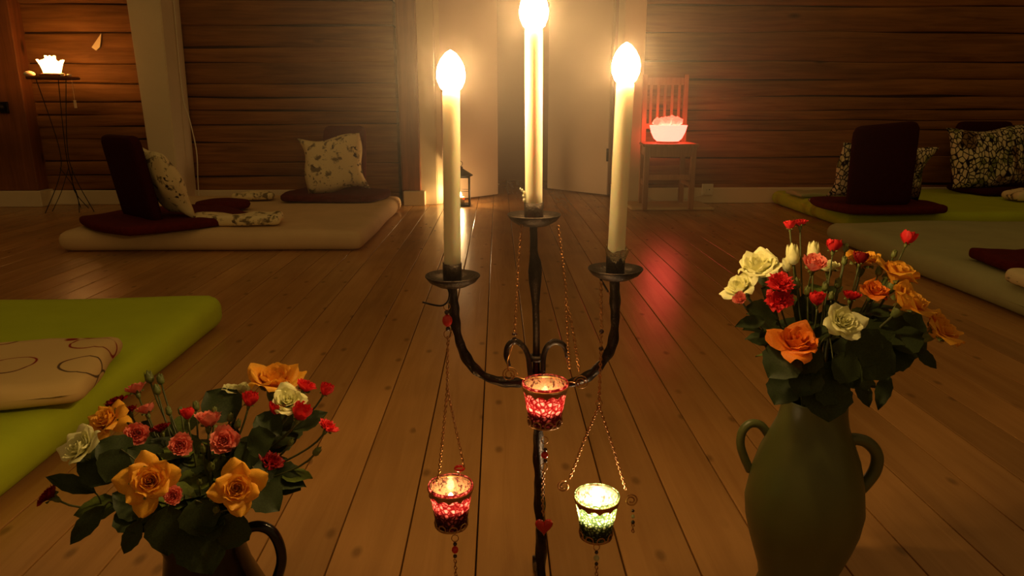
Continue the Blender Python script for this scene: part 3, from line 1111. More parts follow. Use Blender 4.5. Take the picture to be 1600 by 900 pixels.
# stem upper
pts = [C(833, 345), C(834, 372), C(834, 395), C(836, 410), C(836, 424), C(836, 440), C(837, 478), C(838, 520), C(838, 575), C(839, 605)]
rad = [.0046, .0046, .0048, .0075, .0086, .0078, .0044, .0043, .0046, .0060]
sp = smooth_path(pts, 4)
rs = []
for i in range(len(pts) - 1):
    for k in range(4):
        rs.append(rad[i] + (rad[i + 1] - rad[i]) * k / 4)
rs.append(rad[-1])
mesh_obj('stem', sweep(BM(), sp, rs, 8, 0.7, flat=0.8), 'iron', ca)
low = [C(839, 600), C(841, 660), C(842, 720), C(843, 780), C(845, 840), C(846, 900), Vector((C(846, 900).x, CY, 0.05)), Vector((C(846, 900).x, CY, 0.022))]
sp = smooth_path(low, 8)
mesh_obj('lower_stem', sweep(BM(), sp, [0.0056 + 0.0005 * math.sin(i * 1.3) for i in range(len(sp))], 8, 0.9, twist=0.16), 'iron', ca)
for k in range(3):
    th = math.radians(90 + 120 * k)
    d = Vector((math.cos(th), math.sin(th), 0))
    b0 = Vector((base.x, CY, 0))
    pts = smooth_path([b0 + Vector((0, 0, 0.05)), b0 + d * 0.03 + Vector((0, 0, 0.058)), b0 + d * 0.075 + Vector((0, 0, 0.035)), b0 + d * 0.11 + Vector((0, 0, 0.008)), b0 + d * 0.125 + Vector((0, 0, 0.006)), b0 + d * 0.13 + Vector((0, 0, 0.014))], 5)
    mesh_obj('foot', sweep(BM(), pts, 0.006, 8, 0.6), 'iron', ca)
arms = [[(707, 448), (709, 480), (713, 512), (722, 545), (738, 572), (762, 590), (790, 597), (818, 597), (838, 592)],
        [(960, 436), (961, 470), (961, 505), (956, 540), (942, 566), (920, 587), (893, 598), (865, 600), (840, 594)]]
for k, a in enumerate(arms):
    sp = smooth_path([C(*p) for p in a], 7)
    mesh_obj('arm', sweep(BM(), sp, [0.0050 + 0.0004 * math.sin(i * 1.1) for i in range(len(sp))], 8, 0.8, twist=0.10), 'iron', ca)
scr = [[(836, 600), (829, 582), (826, 560), (819, 543), (806, 533), (794, 540), (791, 556), (796, 572)],
       [(842, 600), (848, 582), (849, 560), (854, 543), (866, 534), (879, 538), (885, 548), (885, 558)]]
for k, a in enumerate(scr):
    sp = smooth_path([C(p[0], p[1], -0.006) for p in a], 6)
    rr_ = [0.0034] * len(sp)
    for q in range(6):
        rr_[-1 - q] = 0.0018 + 0.0003 * q
    mesh_obj('scroll', sweep(BM(), sp, rr_, 8, 0.6), 'iron', ca)
cc = C(838, 560)
mesh_obj('collar', lathe(BM(), [(0, -0.002), (0.0095, -0.002), (0.0105, 0.001), (0.0095, 0.004), (0, 0.004)], cc, 16), 'iron', ca)
pans = [(834, 343, 42, 316), (707, 438, 43, 411), (961, 427, 43, 394)]
PANC = []
for (px, py, hw, ct) in pans:
    c = C(px, py)
    r_ = hw / PXM(c)
    prof = [(0, -0.008), (0.006, -0.008), (r_ * 0.55, -0.0065), (r_ * 0.85, -0.001), (r_, 0.0055), (r_ * 0.99, 0.0068), (r_ * 0.83, 0.001), (r_ * 0.5, -0.0035), (0.004, -0.0045), (0, -0.0045)]
    mesh_obj('drip_pan', lathe(BM(), prof, c, 36, 0.012), 'iron', ca)
    topz_ = C(px, ct).z
    h_ = topz_ - (c.z - 0.0045)
    mesh_obj('candle_cup', lathe(BM(), [(0, 0), (0.0112, 0), (0.0116, h_ * 0.5), (0.0118, h_), (0.0107, h_), (0.0106, 0.004), (0, 0.004)], (c.x, c.y, c.z - 0.0045), 28), 'iron', ca)
    PANC.append((c, topz_))

cand = [('tall ivory taper candle burning in the raised middle cup', 0, (834, 45), 0.0103),
        ('ivory taper candle burning in the arm cup over the red bead hook', 1, (705, 142), 0.0102),
        ('leaning ivory taper candle burning in the cup wrapped with foil', 2, (977, 130), 0.0104)]
for lab, k, (tx, ty), r_ in cand:
    c, tz = PANC[k]
    top = C(tx, ty)
    b0 = Vector((c.x, c.y, c.z - 0.0))
    tc = thing('taper_candle', lab, 'candle', b0, 'burning taper candles on the candelabra')
    h_ = top.z - b0.z
    lean = ((top.x - b0.x) / h_, 0)
    prof = [(0, 0)] + [(r_, h_ * f) for f in (0, .15, .3, .45, .6, .75, .88, .95, .98)] + [(r_ * 0.97, h_ * 0.995), (r_ * 0.9, h_), (r_ * 0.6, h_ - 0.003), (0, h_ - 0.004)]
    mesh_obj('wax_body', lathe(BM(), prof, b0, 32, lean=lean), 'wax', tc)
    mesh_obj('wick', sweep(BM(), [top + Vector((0, 0, -0.005)), top + Vector((0.0006, 0, 0.004)), top + Vector((0.002, 0, 0.010))], 0.0010, 6), 'wick', tc)
    mesh_obj('flame', flame_bm(top + Vector((0, 0, -0.003)), 0.0165, 0.048, 20), 'flame', tc)
# wax drips at middle candle
c, tz = PANC[0]
bm = BM()
for (dx, dz, r_) in ((-0.0115, 0.003, .0016), (-0.0125, 0.008, .0013), (-0.0122, 0.012, .0012), (-0.0145, 0.0145, .0011), (-0.0165, 0.0165, .0007)):
    ico(bm, (c.x + dx, c.y - 0.003, tz + dz), r_ * 1.5, (1, 1, 1.4), 1)
tag(recentre(mesh_obj('wax_drip', bm, 'wax')), 'lumpy wax drip clinging to foot of the tall middle candle', 'wax drip')
# foil in the right cup
c, tz = PANC[2]
bm = BM()
rr = random.Random(4)
n = 22
ra, rb = [], []
for k in range(n):
    th = 2 * math.pi * k / n
    ra.append(bm.verts.new((c.x + 0.0114 * math.cos(th), c.y + 0.0114 * math.sin(th), tz - 0.010 + rr.uniform(-.004, .003))))
    q = 0.0128 + rr.uniform(-.0008, .0028)
    rb.append(bm.verts.new((c.x + q * math.cos(th) + 0.001, c.y + q * math.sin(th), tz + rr.uniform(0.001, 0.011))))
for k in range(n):
    bm.faces.new((ra[k], ra[(k + 1) % n], rb[(k + 1) % n], rb[k]))
tag(recentre(mesh_obj('foil_wrap', bm, 'foil', None, False)), 'crumpled silver foil wrapped round the foot of the leaning candle', 'foil')
# red petals in the middle pan
c, tz = PANC[0]
for k, (dx, dy, col_) in enumerate(((-0.014, -0.016, 'red'), (-0.004, -0.019, 'red'), (0.014, -0.012, 'dark_red'), (0.020, -0.005, 'dark_red'), (0.019, -0.012, 'red'))):
    bm = ico(BM(), (0, 0, 0), 0.004, (1.2, 0.8, 0.45), 2, 0.12, random.Random(k))
    o = mesh_obj('dried_petal', bm, col_)
    o.matrix_basis = T((c.x + dx, c.y + dy, c.z + 0.0005)) @ rotm(z=k * 50)
    tag(o, 'curled dark red petal lying in the raised middle drip pan', 'petal', 'petals in the middle drip pan')

# ------------------------------------------------------------------ hanging votives
def beads(parent, seq):
    for (p, r_, m_, sc) in seq:
        mesh_obj('bead', ico(BM(), p, r_, sc, 2), m_, parent)


def ringlet(parent, c, r_, name='ring', w_=0.0006):
    mesh_obj(name, sweep(BM(), [Vector(c) + Vector((math.cos(t), 0.25 * math.sin(t), math.sin(t))) * r_ for t in [k * math.pi / 8 for k in range(16)]], w_, 5, closed=True), 'wire', parent)


def chain_part(parent, pts, link=0.0048):
    o = mesh_obj('chain', chain(BM(), pts, link), 'wire', parent)
    o['kind'] = 'stuff'
    return o


def votive(label, px, top_py, bot_py, hw, Y, glass, flame, crown, fl_scale, fill):
    """crackle-glass cup centred at the pixel column, rim at depth Y"""
    rim = U(px, top_py, Y)
    r_ = hw / PXM(rim)
    bot = U(px, bot_py, Y - r_ * 0.5)
    h_ = rim.z - bot.z
    t = thing('hanging_votive', label, 'candle holder', (rim.x, Y, bot.z), 'glass votives hanging from the candelabra')
    c = Vector((rim.x, Y, bot.z))
    rb_ = r_ * 0.70
    n = 8
    outer = [(0, 0), (rb_ * 0.92, 0)] + [(rb_ + (r_ - rb_) * i / n, 0.002 + (h_ - 0.002) * i / n) for i in range(n + 1)]
    inner = [(rb_ + (r_ - rb_) * i / n - 0.0022, 0.004 + (h_ - 0.004) * i / n) for i in range(n, -1, -1)] + [(0, 0.004)]
    # origin at the cup so that the glass pattern sits on it
    o = mesh_obj('glass_cup', lathe(BM(), [(r2, z2) for r2, z2 in outer + inner], (0, 0, 0), 40, mats=[0] * (len(outer) - 1) + [0] + [1] * (len(inner) - 1)), [glass, 'liner'], t)
    place(o, T(c))
    # pierced metal collar below the rim
    bm = BM()
    zt = h_ * 0.93
    seg = 36
    for z0_, z1_ in ((zt, zt + 0.003),):
        sweep(bm, [c + Vector((r_ * 1.01 * math.cos(k * 2 * math.pi / seg), r_ * 1.01 * math.sin(k * 2 * math.pi / seg), zt)) for k in range(seg)], 0.0011, 6, closed=True)
    rz = lambda z: rb_ + (r_ - rb_) * z / h_
    A, B_, D_ = [], [], []
    for k in range(seg):
        th = 2 * math.pi * k / seg
        z2 = zt - 0.005 - (0.0045 if k % 3 == 0 else 0.0005)
        A.append(bm.verts.new(c + Vector((math.cos(th), math.sin(th), 0)) * (rz(zt) + 0.0009) + Vector((0, 0, zt))))
        B_.append(bm.verts.new(c + Vector((math.cos(th), math.sin(th), 0)) * (rz(z2) + 0.0009) + Vector((0, 0, z2))))
    for k in range(seg):
        bm.faces.new((B_[k], B_[(k + 1) % seg], A[(k + 1) % seg], A[k]))
    mesh_obj('metal_collar', bm, 'wire', t)
    # lacy metal foot
    bm = BM()
    for k in range(9):
        th = 2 * math.pi * k / 9
        p = c + Vector((math.cos(th), math.sin(th), 0)) * (rb_ + 0.001) + Vector((0, 0, 0.004))
        sweep(bm, [p + Vector((-math.sin(th), math.cos(th), 0)) * math.cos(a) * 0.0052 + Vector((0, 0, 1)) * math.sin(a) * 0.0045 for a in [q * math.pi / 5 for q in range(10)]], 0.0009, 5, closed=True)
    sweep(bm, [c + Vector((rb_ * 1.01 * math.cos(k * 2 * math.pi / 24), rb_ * 1.01 * math.sin(k * 2 * math.pi / 24), -0.0005)) for k in range(24)], 0.0012, 6, closed=True)
    mesh_obj('metal_foot', bm, 'wire', t)
    # solid filler added to keep the flame's light out of the lower cup
    zf = h_ * fill
    rf = rb_ + (r_ - rb_) * fill - 0.0026
    mesh_obj('light_block_fill', lathe(BM(), [(0, 0.0042), (rb_ - 0.0026, 0.0042), (rf, zf), (0, zf)], c, 32), 'dark_fill', t)
    # tealight
    tl_ = thing('tealight', 'small lit tealight inside the ' + crown, 'candle', c + Vector((0, 0, zf)))
    mesh_obj('tin_cup', lathe(BM(), [(0, 0.0), (0.0150, 0.0), (0.0154, 0.010), (0.0146, 0.010), (0.014, 0.0075), (0, 0.0073)], c + Vector((0, 0, zf + 0.0003)), 24), 'tin', tl_)
    mesh_obj('flame', flame_bm(c + Vector((0, 0, zf + 0.0085)), 0.0042 * fl_scale, 0.017 * fl_scale, 12), flame, tl_)
    return t, c, r_, h_


# middle one, in front of the stem
VY = 0.79
t, c, r_, h_ = votive('red crackle-glass votive hanging before the candelabra stem', 852, 597, 668, 36, VY, 'glass_red', 'tealight_flame', 'red votive before the stem', 1.0, 0.20)
def V(px, py, y=VY):
    return U(px, py, y)
for (ends, sc_, sg) in ((((798, 586), (820, 592)), (796, 585), 1), (((906, 597), (886, 597)), (908, 598), -1)):
    mesh_obj('wire_spiral', sweep(BM(), spiral(V(*sc_), 0.0095, 0.002, 2.2, 0 if sg == 1 else math.pi, sgn=sg), 0.0007, 5), 'wire', t)
    mesh_obj('wire_hook', sweep(BM(), [V(*ends[0]), V(*ends[1])], 0.0008, 5), 'wire', t)
cp = PANC[0][0]
mesh_obj('wire_hook', sweep(BM(), smooth_path([V(801, 538, .80), V(797, 552, .80), V(793, 566), V(795, 580)], 4), 0.0009, 5), 'wire', t)
chain_part(t, [U(815, 351, .832), U(809, 430, .815), U(804, 522, .80)])
beads(t, [(U(804, 522, .80), .0022, 'bead_dark', (1.6, 1, .8)), (U(804, 529, .80), .0022, 'bead_dark', (1.3, 1, .8))])
chain_part(t, [U(872, 353, .832), U(878, 400, .82), U(884, 450, .81), U(885, 490, .80), U(887, 532, .80), U(890, 575, .79)])
chain_part(t, [U(884, 470, .81), U(892, 500, .80), U(900, 545, .795), U(905, 580, .79)])
low_ = [U(849, 672, .79), U(850, 690, .79), U(849, 720, .79), U(848, 760, .79), U(848, 805, .79)]
ringlet(t, U(851, 688, .79), .004)
beads(t, [(U(852, 703, .79), .0028, 'bead_dark', (1, 1, 1)), (U(851, 711, .79), .0042, 'bead_red', (1.1, 1, 1)), (U(852, 720, .79), .0026, 'bead_dark', (1, 1, 1))])
ringlet(t, U(850, 730, .79), .0042)
chain_part(t, [U(849, 736, .79), U(848, 760, .79), U(848, 782, .79), U(849, 806, .79)])
# heart at the end
hc = U(850, 822, .79)
bm = BM()
n = 28
fr, bk_ = [], []
sc_ = 0.0135 / 16
for layer, yy in ((0, -0.0025), (1, 0.0025)):
    pass
rings = []
for (yy, k) in ((-0.0036, 0.0), (-0.0034, 0.5), (-0.0022, 0.85), (0, 1.0), (0.0022, 0.85), (0.0034, 0.5), (0.0036, 0.0)):
    ring = []
    for i in range(n):
        tt = 2 * math.pi * i / n
        x = 13.5 * math.sin(tt) ** 3
        z = 13 * math.cos(tt) - 5 * math.cos(2 * tt) - 2 * math.cos(3 * tt) - math.cos(4 * tt)
        ring.append(bm.verts.new(hc + Vector((x * sc_ * max(k, .02), yy, z * sc_ * max(k, .02)))))
    rings.append(ring)
for a, b in zip(rings, rings[1:]):
    for i in range(n):
        bm.faces.new((a[i], a[(i + 1) % n], b[(i + 1) % n], b[i]))
bmesh.ops.recalc_face_normals(bm, faces=bm.faces[:])
o = mesh_obj('heart_pendant', bm, 'red_plastic', t)
o['label'] = 'red glass heart pendant'

# left one under the left pan
t, c, r_, h_ = votive('red crackle-glass votive hanging lowest under the red bead', 704, 757, 829, 35, 0.83, 'glass_red', 'tealight_flame', 'lowest red votive', 1.0, 0.36)
L = lambda px, py, y=0.83: U(px, py, y)
mesh_obj('wire_hook', sweep(BM(), smooth_path([L(698, 447, .842), L(702, 458), L(700, 470), L(692, 477), L(680, 477), L(660, 472)], 5), 0.0012, 6), 'iron', t)
ringlet(t, L(698, 479), .004)
beads(t, [(L(698, 488), .0030, 'bead_dark', (1, 1, 1)), (L(699, 501), .0064, 'bead_red', (1, .9, 1.25)), (L(700, 514), .0030, 'bead_dark', (1, 1, 1))])
ringlet(t, L(700, 522), .005)
chain_part(t, [L(700, 526), L(699, 570), L(699, 608)])
chain_part(t, [L(699, 606), L(693, 670), L(686, 740), L(682, 752, .81)])
chain_part(t, [L(699, 606), L(710, 660), L(720, 705), L(725, 732)])
bm = BM()
lathe(bm, [(0.006, 0), (0.0075, 0.002), (0.006, 0.004), (0.006, 0)], L(718, 734), 14)
mesh_obj('chain_eye', bm, 'bead_red', t)
mesh_obj('wire_spiral', sweep(BM(), spiral(L(676, 775, .812), 0.005, 0.0012, 1.6, 1.2), 0.0008, 5), 'wire', t)
ringlet(t, L(711, 841), .0045)
beads(t, [(L(711, 850), .0028, 'bead_dark', (1, 1, 1)), (L(711, 859), .0046, 'bead_red', (1, 1, 1.15)), (L(711, 869), .0028, 'bead_dark', (1, 1, 1))])
chain_part(t, [L(711, 874), L(712, 890), L(713, 925)], 0.006)

# right one, green
t, c, r_, h_ = votive('green crackle-glass votive hanging on two spread chains', 933, 773, 846, 35, 0.83, 'glass_green', 'green_flame', 'green votive', 1.25, 0.40)
mesh_obj('wire_hook', sweep(BM(), smooth_path([L(938, 436, .842), L(942, 442), L(950, 456)], 5), 0.0012, 6), 'iron', t)
chain_part(t, [L(939, 440), L(939, 480), L(940, 512)])
beads(t, [(L(940, 518), .0030, 'bead_dark', (1, 1, 1)), (L(939, 545), .0030, 'bead_dark', (1, 1, 1))])
chain_part(t, [L(939, 522), L(939, 542)])
chain_part(t, [L(939, 549), L(937, 600), L(936, 630)])
ringlet(t, L(936, 630), .004)
chain_part(t, [L(936, 634), L(912, 690), L(890, 748)])
chain_part(t, [L(936, 634), L(958, 700), L(978, 765)])
mesh_obj('wire_spiral', sweep(BM(), spiral(L(881, 760), 0.0085, 0.0025, 1.6, math.pi * 0.4), 0.0011, 6), 'wire', t)
mesh_obj('wire_spiral', sweep(BM(), spiral(L(986, 782), 0.0090, 0.0025, 1.8, math.pi * 0.7, sgn=-1), 0.0011, 6), 'wire', t)
beads(t, [(L(989, 798), .0022, 'bead_dark', (1, 1, 1)), (L(989, 807), .0024, 'bead_clear', (1, 1, 1.2)), (L(989, 816), .0026, 'bead_dark', (1, 1, 1.1))])
chain_part(t, [L(989, 818), L(989, 832)], 0.005)
ringlet(t, L(932, 855), .004)
beads(t, [(L(932, 863), .0026, 'bead_dark', (1, 1, 1)), (L(932, 872), .0040, 'bead_clear', (1, 1, 1.2)), (L(932, 881), .0026, 'bead_dark', (1, 1, 1))])
chain_part(t, [L(932, 884), L(932, 925)], 0.006)

# ------------------------------------------------------------------ vases
def px_profile(rows, cx_px, Y):
    """rows (py, half width px) -> (r, z) at the depth of the axis"""
    out = []
    for py, hw in rows:
        p = U(cx_px, py, Y)
        out.append((hw / PXM(p), p.z))
    return out


VR_Y = 0.90
ax = U(1256, 780, VR_Y)
rows = [(624, 48), (640, 49), (660, 53), (677, 60), (710, 74), (745, 83), (785, 88), (812, 84), (838, 76), (862, 67), (885, 58), (905, 54), (925, 58)]
prof = px_profile(rows, 1256, VR_Y)
prof = [(r_, z_) for r_, z_ in prof if z_ > 0.012]
RIM_R = prof[0]
outer = [(0, 0.0), (prof[-1][0] * 1.08, 0.0), (prof[-1][0] * 1.1, 0.006)] + list(reversed(prof)) + [(prof[0][0] * 1.03, prof[0][1] + 0.003)]
inner = [(prof[0][0] * 0.95, prof[0][1] + 0.002)] + [(r_ - 0.006, z_) for r_, z_ in prof[1:-1]] + [(0, 0.012)]
vz = thing('ceramic_vase', 'grey-green ceramic vase with two loop handles on the floor', 'vase', (ax.x, VR_Y, 0))
mesh_obj('vase_body', lathe(BM(), outer + inner, (ax.x, VR_Y, 0), 48), 'glaze_green', vz)
for path in ([(1200, 678), (1188, 664), (1172, 662), (1160, 674), (1157, 694), (1163, 715), (1172, 735)],
             [(1318, 690), (1336, 686), (1356, 692), (1370, 710), (1367, 735), (1350, 758), (1332, 775)]):
    dy = -0.01 if path[0][0] > 1256 else 0.03
    sp = smooth_path([U(p[0], p[1], VR_Y + dy) for p in path], 6)
    mesh_obj('handle', sweep(BM(), sp, 0.0085 if path[0][0] > 1256 else 0.0062, 10), 'glaze_green', vz)

VL_Y = 0.74
axl = U(322, 860, VL_Y)
rimz = U(322, 800, VL_Y).z
k_ = 1 / PXM(U(322, 860, VL_Y))
prof = [(62 * k_, rimz), (58 * k_, rimz - 0.02), (57 * k_, rimz - 0.045), (66 * k_, rimz - 0.075), (84 * k_, rimz - 0.11), (88 * k_, rimz - 0.14), (70 * k_, 0.02), (60 * k_, 0.004)]
prof = [q for q in prof if q[1] > 0.0]
outer = [(0, 0.0), (58 * k_, 0.0)] + list(reversed(prof)) + [(64 * k_, rimz + 0.003)]
inner = [(60 * k_, rimz + 0.003)] + [(r_ - 0.005, z_) for r_, z_ in prof[1:-1]] + [(0, 0.012)]
jg = thing('ceramic_jug', 'glossy dark ceramic jug with one loop handle on the floor', 'jug', (axl.x, VL_Y, 0))
jb = mesh_obj('jug_body', lathe(BM(), outer + inner, (axl.x, VL_Y, 0), 48), 'glaze_black', jg)
for v in jb.data.vertices:      # pulled spout on the left of the rim
    w_ = Vector((v.co.x - axl.x, v.co.y - VL_Y, 0))
    if v.co.z > rimz - 0.05 and w_.x < 0:
        k = (v.co.z - (rimz - 0.05)) / 0.05
        f = max(0, (-w_.x / max(w_.length, 1e-5))) ** 3
        v.co.x -= 0.030 * k * f
        v.co.z += 0.004 * k * f
sp = smooth_path([U(374, 838, VL_Y), U(386, 826, VL_Y), U(405, 822, VL_Y), U(424, 830, VL_Y), U(436, 850, VL_Y), U(440, 875, VL_Y), U(434, 900, VL_Y), U(422, 930, VL_Y), U(398, 955, VL_Y)], 6)
mesh_obj('handle', sweep(BM(), sp, 0.0062, 10), 'glaze_black', jg)

# ------------------------------------------------------------------ flowers
def petal_grid(bm, phi, r0, z0, L_, W_, a0, a1, curl, rnd, nu=6, nv=6, point=0.0, ruf=0.0):
    er = Vector((math.cos(phi), math.sin(phi), 0))
    et = Vector((-math.sin(phi), math.cos(phi), 0))
    r_, z_ = r0, z0
    rows = []
    ph1, ph2 = rnd.uniform(0, 6), rnd.uniform(0, 6)
    for j in range(nv + 1):
        v = j / nv
        a = a0 + (a1 - a0) * v ** 1.6
        if j:
            r_ += math.sin(a) * L_ / nv
            z_ += math.cos(a) * L_ / nv
        w = W_ * math.sin(math.pi * (0.13 + 0.60 * v)) ** 0.8
        if v > 0.7:
            w *= math.sqrt(max(0.0, 1 - ((v - 0.7) / 0.3) ** 2 * (0.62 + 0.3 * point)))
        rc = max(abs(r_) * 1.12, 0.25 * W_) + 0.0006
        row = []
        for i in range(nu + 1):
            u = -1 + 2 * i / nu
            s_ = max(-1.5, min(1.5, u * w / rc))
            lat = rc * math.sin(s_)
            inw = rc * (1 - math.cos(s_))
            ra = r_ - inw + curl * W_ * u * u * v * v
            zz = z_ - abs(u) ** 2 * v * (0.10 + 0.28 * point) * L_ * (v > 0.5) + ruf * W_ * math.sin(u * 5 + ph1) * v * v
            ra += ruf * W_ * math.sin(u * 6 + ph2) * v * v
            row.append(bm.verts.new(er * ra + et * lat + Vector((0, 0, zz))))
        rows.append(row)
    for j in range(nv):
        for i in range(nu):
            bm.faces.new((rows[j][i], rows[j][i + 1], rows[j + 1][i + 1], rows[j + 1][i]))
    return bm


def mk(name, bm):
    me = bpy.data.meshes.new(name)
    bm.normal_update()
    bm.to_mesh(me)
    bm.free()
    me.materials.append(None)
    me.polygons.foreach_set('use_smooth', [True] * len(me.polygons))
    return me


def unit(meshes):
    r_ = max(math.hypot(v.co.x, v.co.y) for m_ in meshes for v in m_.vertices)
    for m_ in meshes:
        m_.transform(Matrix.Scale(1 / r_, 4))


def rose_template(seed, opened, n_in=26, n_out=8, point=0.8, ruf=0.02, core_open=None, wide=0.52, olen=1.04):
    co = core_open if core_open is not None else opened
    """unit rose: outer radius about 1, facing +z, calyx at origin"""
    rnd = random.Random(seed)
    core = BM()
    for i in range(n_in):
        t = i / (n_in - 1)
        phi = i * 2.399 + rnd.uniform(-.2, .2)
        petal_grid(core, phi, 0.02 + 0.14 * t, 0.02, 0.74 + 0.14 * t, 0.18 + 0.34 * t,
                   math.radians(1 + 40 * t * co), math.radians(-8 + 38 * t * co), 0.16 * t, rnd, 6, 5, 0.15, ruf)
    outs = []
    for i in range(n_out):
        t = i / max(1, n_out - 1)
        phi = i * 2 * math.pi / n_out * (1 if n_out < 6 else 2.0) + (0.6 if i >= n_out / 2 else 0) + rnd.uniform(-.25, .25)
        b = BM()
        petal_grid(b, phi, 0.15 + 0.03 * t, 0.0, olen + rnd.uniform(-.06, .16) + 0.14 * t, wide + rnd.uniform(-.05, .07),
                   math.radians(30 + 22 * t) * opened + 0.1, math.radians(52 + 52 * t + rnd.uniform(-10, 12)) * opened, -0.08, rnd, 8, 8, point, ruf * 1.5)
        outs.append(mk('rose_petal', b))
    core = mk('petal_whorl', core)
    unit([core] + outs)
    return core, outs


def mini_template(seed, opened=1.0, ruf=0.12, n=22, globe=0.0):
    rnd = random.Random(seed)
    core = BM()
    for i in range(n):
        t = i / (n - 1)
        phi = i * 2.399 + rnd.uniform(-.2, .2)
        petal_grid(core, phi, 0.03 + 0.12 * t, 0.05, 0.80 + 0.22 * t, 0.26 + 0.30 * t,
                   math.radians(4 + 34 * t * opened + 52 * t * globe), math.radians(-4 + 74 * t * opened - (20 + 74 * t) * globe), 0.05, rnd, 5, 5, 0.0, ruf)
    core = mk('petal_whorl', core)
    unit([core])
    return core


ROSE = [rose_template(11, 0.92), rose_template(12, 0.98, point=0.75), rose_template(13, 0.8), rose_template(14, 0.8, point=0.35, wide=0.62, core_open=1.0)]
ROSE_CUP = [rose_template(21, 0.66, 22, 7, 0.45, 0.03, 0.95, 0.64, 0.9), rose_template(22, 0.72, 22, 7, 0.5, 0.03, 1.0, 0.62, 0.92), rose_template(23, 0.6, 22, 7, 0.4, 0.03, 0.9, 0.66, 0.88)]
MINI = [mini_template(31, 0.95, 0.1, 24, 0.3), mini_template(32, 1.0, 0.1, 24, 0.25), mini_template(33, 0.85, 0.1, 24, 0.35)]
MINIBUD = [mini_template(41, 0.6, 0.12, 20, 0.52), mini_template(42, 0.65, 0.14, 20, 0.46)]
CARN = [mini_template(51, 1.1, 0.24, 26), mini_template(52, 1.05, 0.26, 26)]


def calyx_mesh():
    bm = BM()
    lathe(bm, [(0, -0.42), (0.09, -0.40), (0.15, -0.28), (0.20, -0.12), (0.20, 0.02), (0.14, 0.08), (0, 0.1)], (0, 0, 0), 12)
    rnd = random.Random(5)
    for k in range(5):
        petal_grid(bm, k * 1.2566, 0.17, -0.05, 0.52, 0.14, math.radians(22), math.radians(70 + rnd.uniform(-30, 20)), 0, rnd, 3, 4, 0.9)
    return mk('calyx', bm)


def greenbud_mesh():
    bm = BM()
    lathe(bm, [(0, -0.5), (0.16, -0.48), (0.38, -0.30), (0.50, 0.0), (0.46, 0.35), (0.28, 0.75), (0.10, 1.05), (0, 1.2)], (0, 0, 0), 14)
    rnd = random.Random(6)
    for k in range(5):
        petal_grid(bm, k * 1.2566 + 0.3, 0.40, -0.2, 1.35, 0.26, math.radians(12), math.radians(-18), 0, rnd, 3, 5, 0.9)
    return mk('bud', bm)


CALYX, GBUD = calyx_mesh(), greenbud_mesh()


def leaf_mesh(seed, fold=0.22, bend=0.18, wid=0.33):
    """unit leaf along +x, upper side +z"""
    rnd = random.Random(seed)
    bm = BM()
    rows = []
    nv = 9
    for j in range(nv + 1):
        v = j / nv
        w = wid * (math.sin(math.pi * v ** 0.85)) ** 0.85 + 0.004
        if 0 < j < nv:
            w *= 1 + (0.05 if j % 2 else -0.04)
        row = []
        for i in range(7):
            u = -1 + i / 3
            row.append(bm.verts.new((v, u * w, fold * abs(u) * w - bend * v * v + 0.02 * math.sin(v * 9 + u * 3 + seed))))
        rows.append(row)
    for j in range(nv):
        for i in range(6):
            bm.faces.new((rows[j][i], rows[j + 1][i], rows[j + 1][i + 1], rows[j][i + 1]))
    return mk('leaf', bm)


LEAF = [leaf_mesh(1), leaf_mesh(2, 0.3, 0.3), leaf_mesh(3, 0.15, 0.05, 0.38), leaf_mesh(4, 0.3, 0.1, 0.25)]


def frame(z_dir, spin=0.0):
    z = Vector(z_dir).normalized()
    return z.to_track_quat('Z', 'Y').to_matrix().to_4x4() @ Matrix.Rotation(spin, 4, 'Z')


CAMV = Vector((0, 0, EYE))
FLOWERS = []


class Bouquet:
    def __init__(s, axis, mouth_z, mouth_r, floor_z, tip_rot):
        s.axis, s.mz, s.mr, s.fz = Vector(axis), mouth_z, mouth_r, floor_z
        s.count = 0
        s.items = []


def bez(p0, p1, p2, p3, n=14):
    out = []
    for k in range(n + 1):
        t = k / n
        out.append(p0 * (1 - t) ** 3 + p1 * 3 * t * (1 - t) ** 2 + p2 * 3 * t * t * (1 - t) + p3 * t ** 3)
    return out


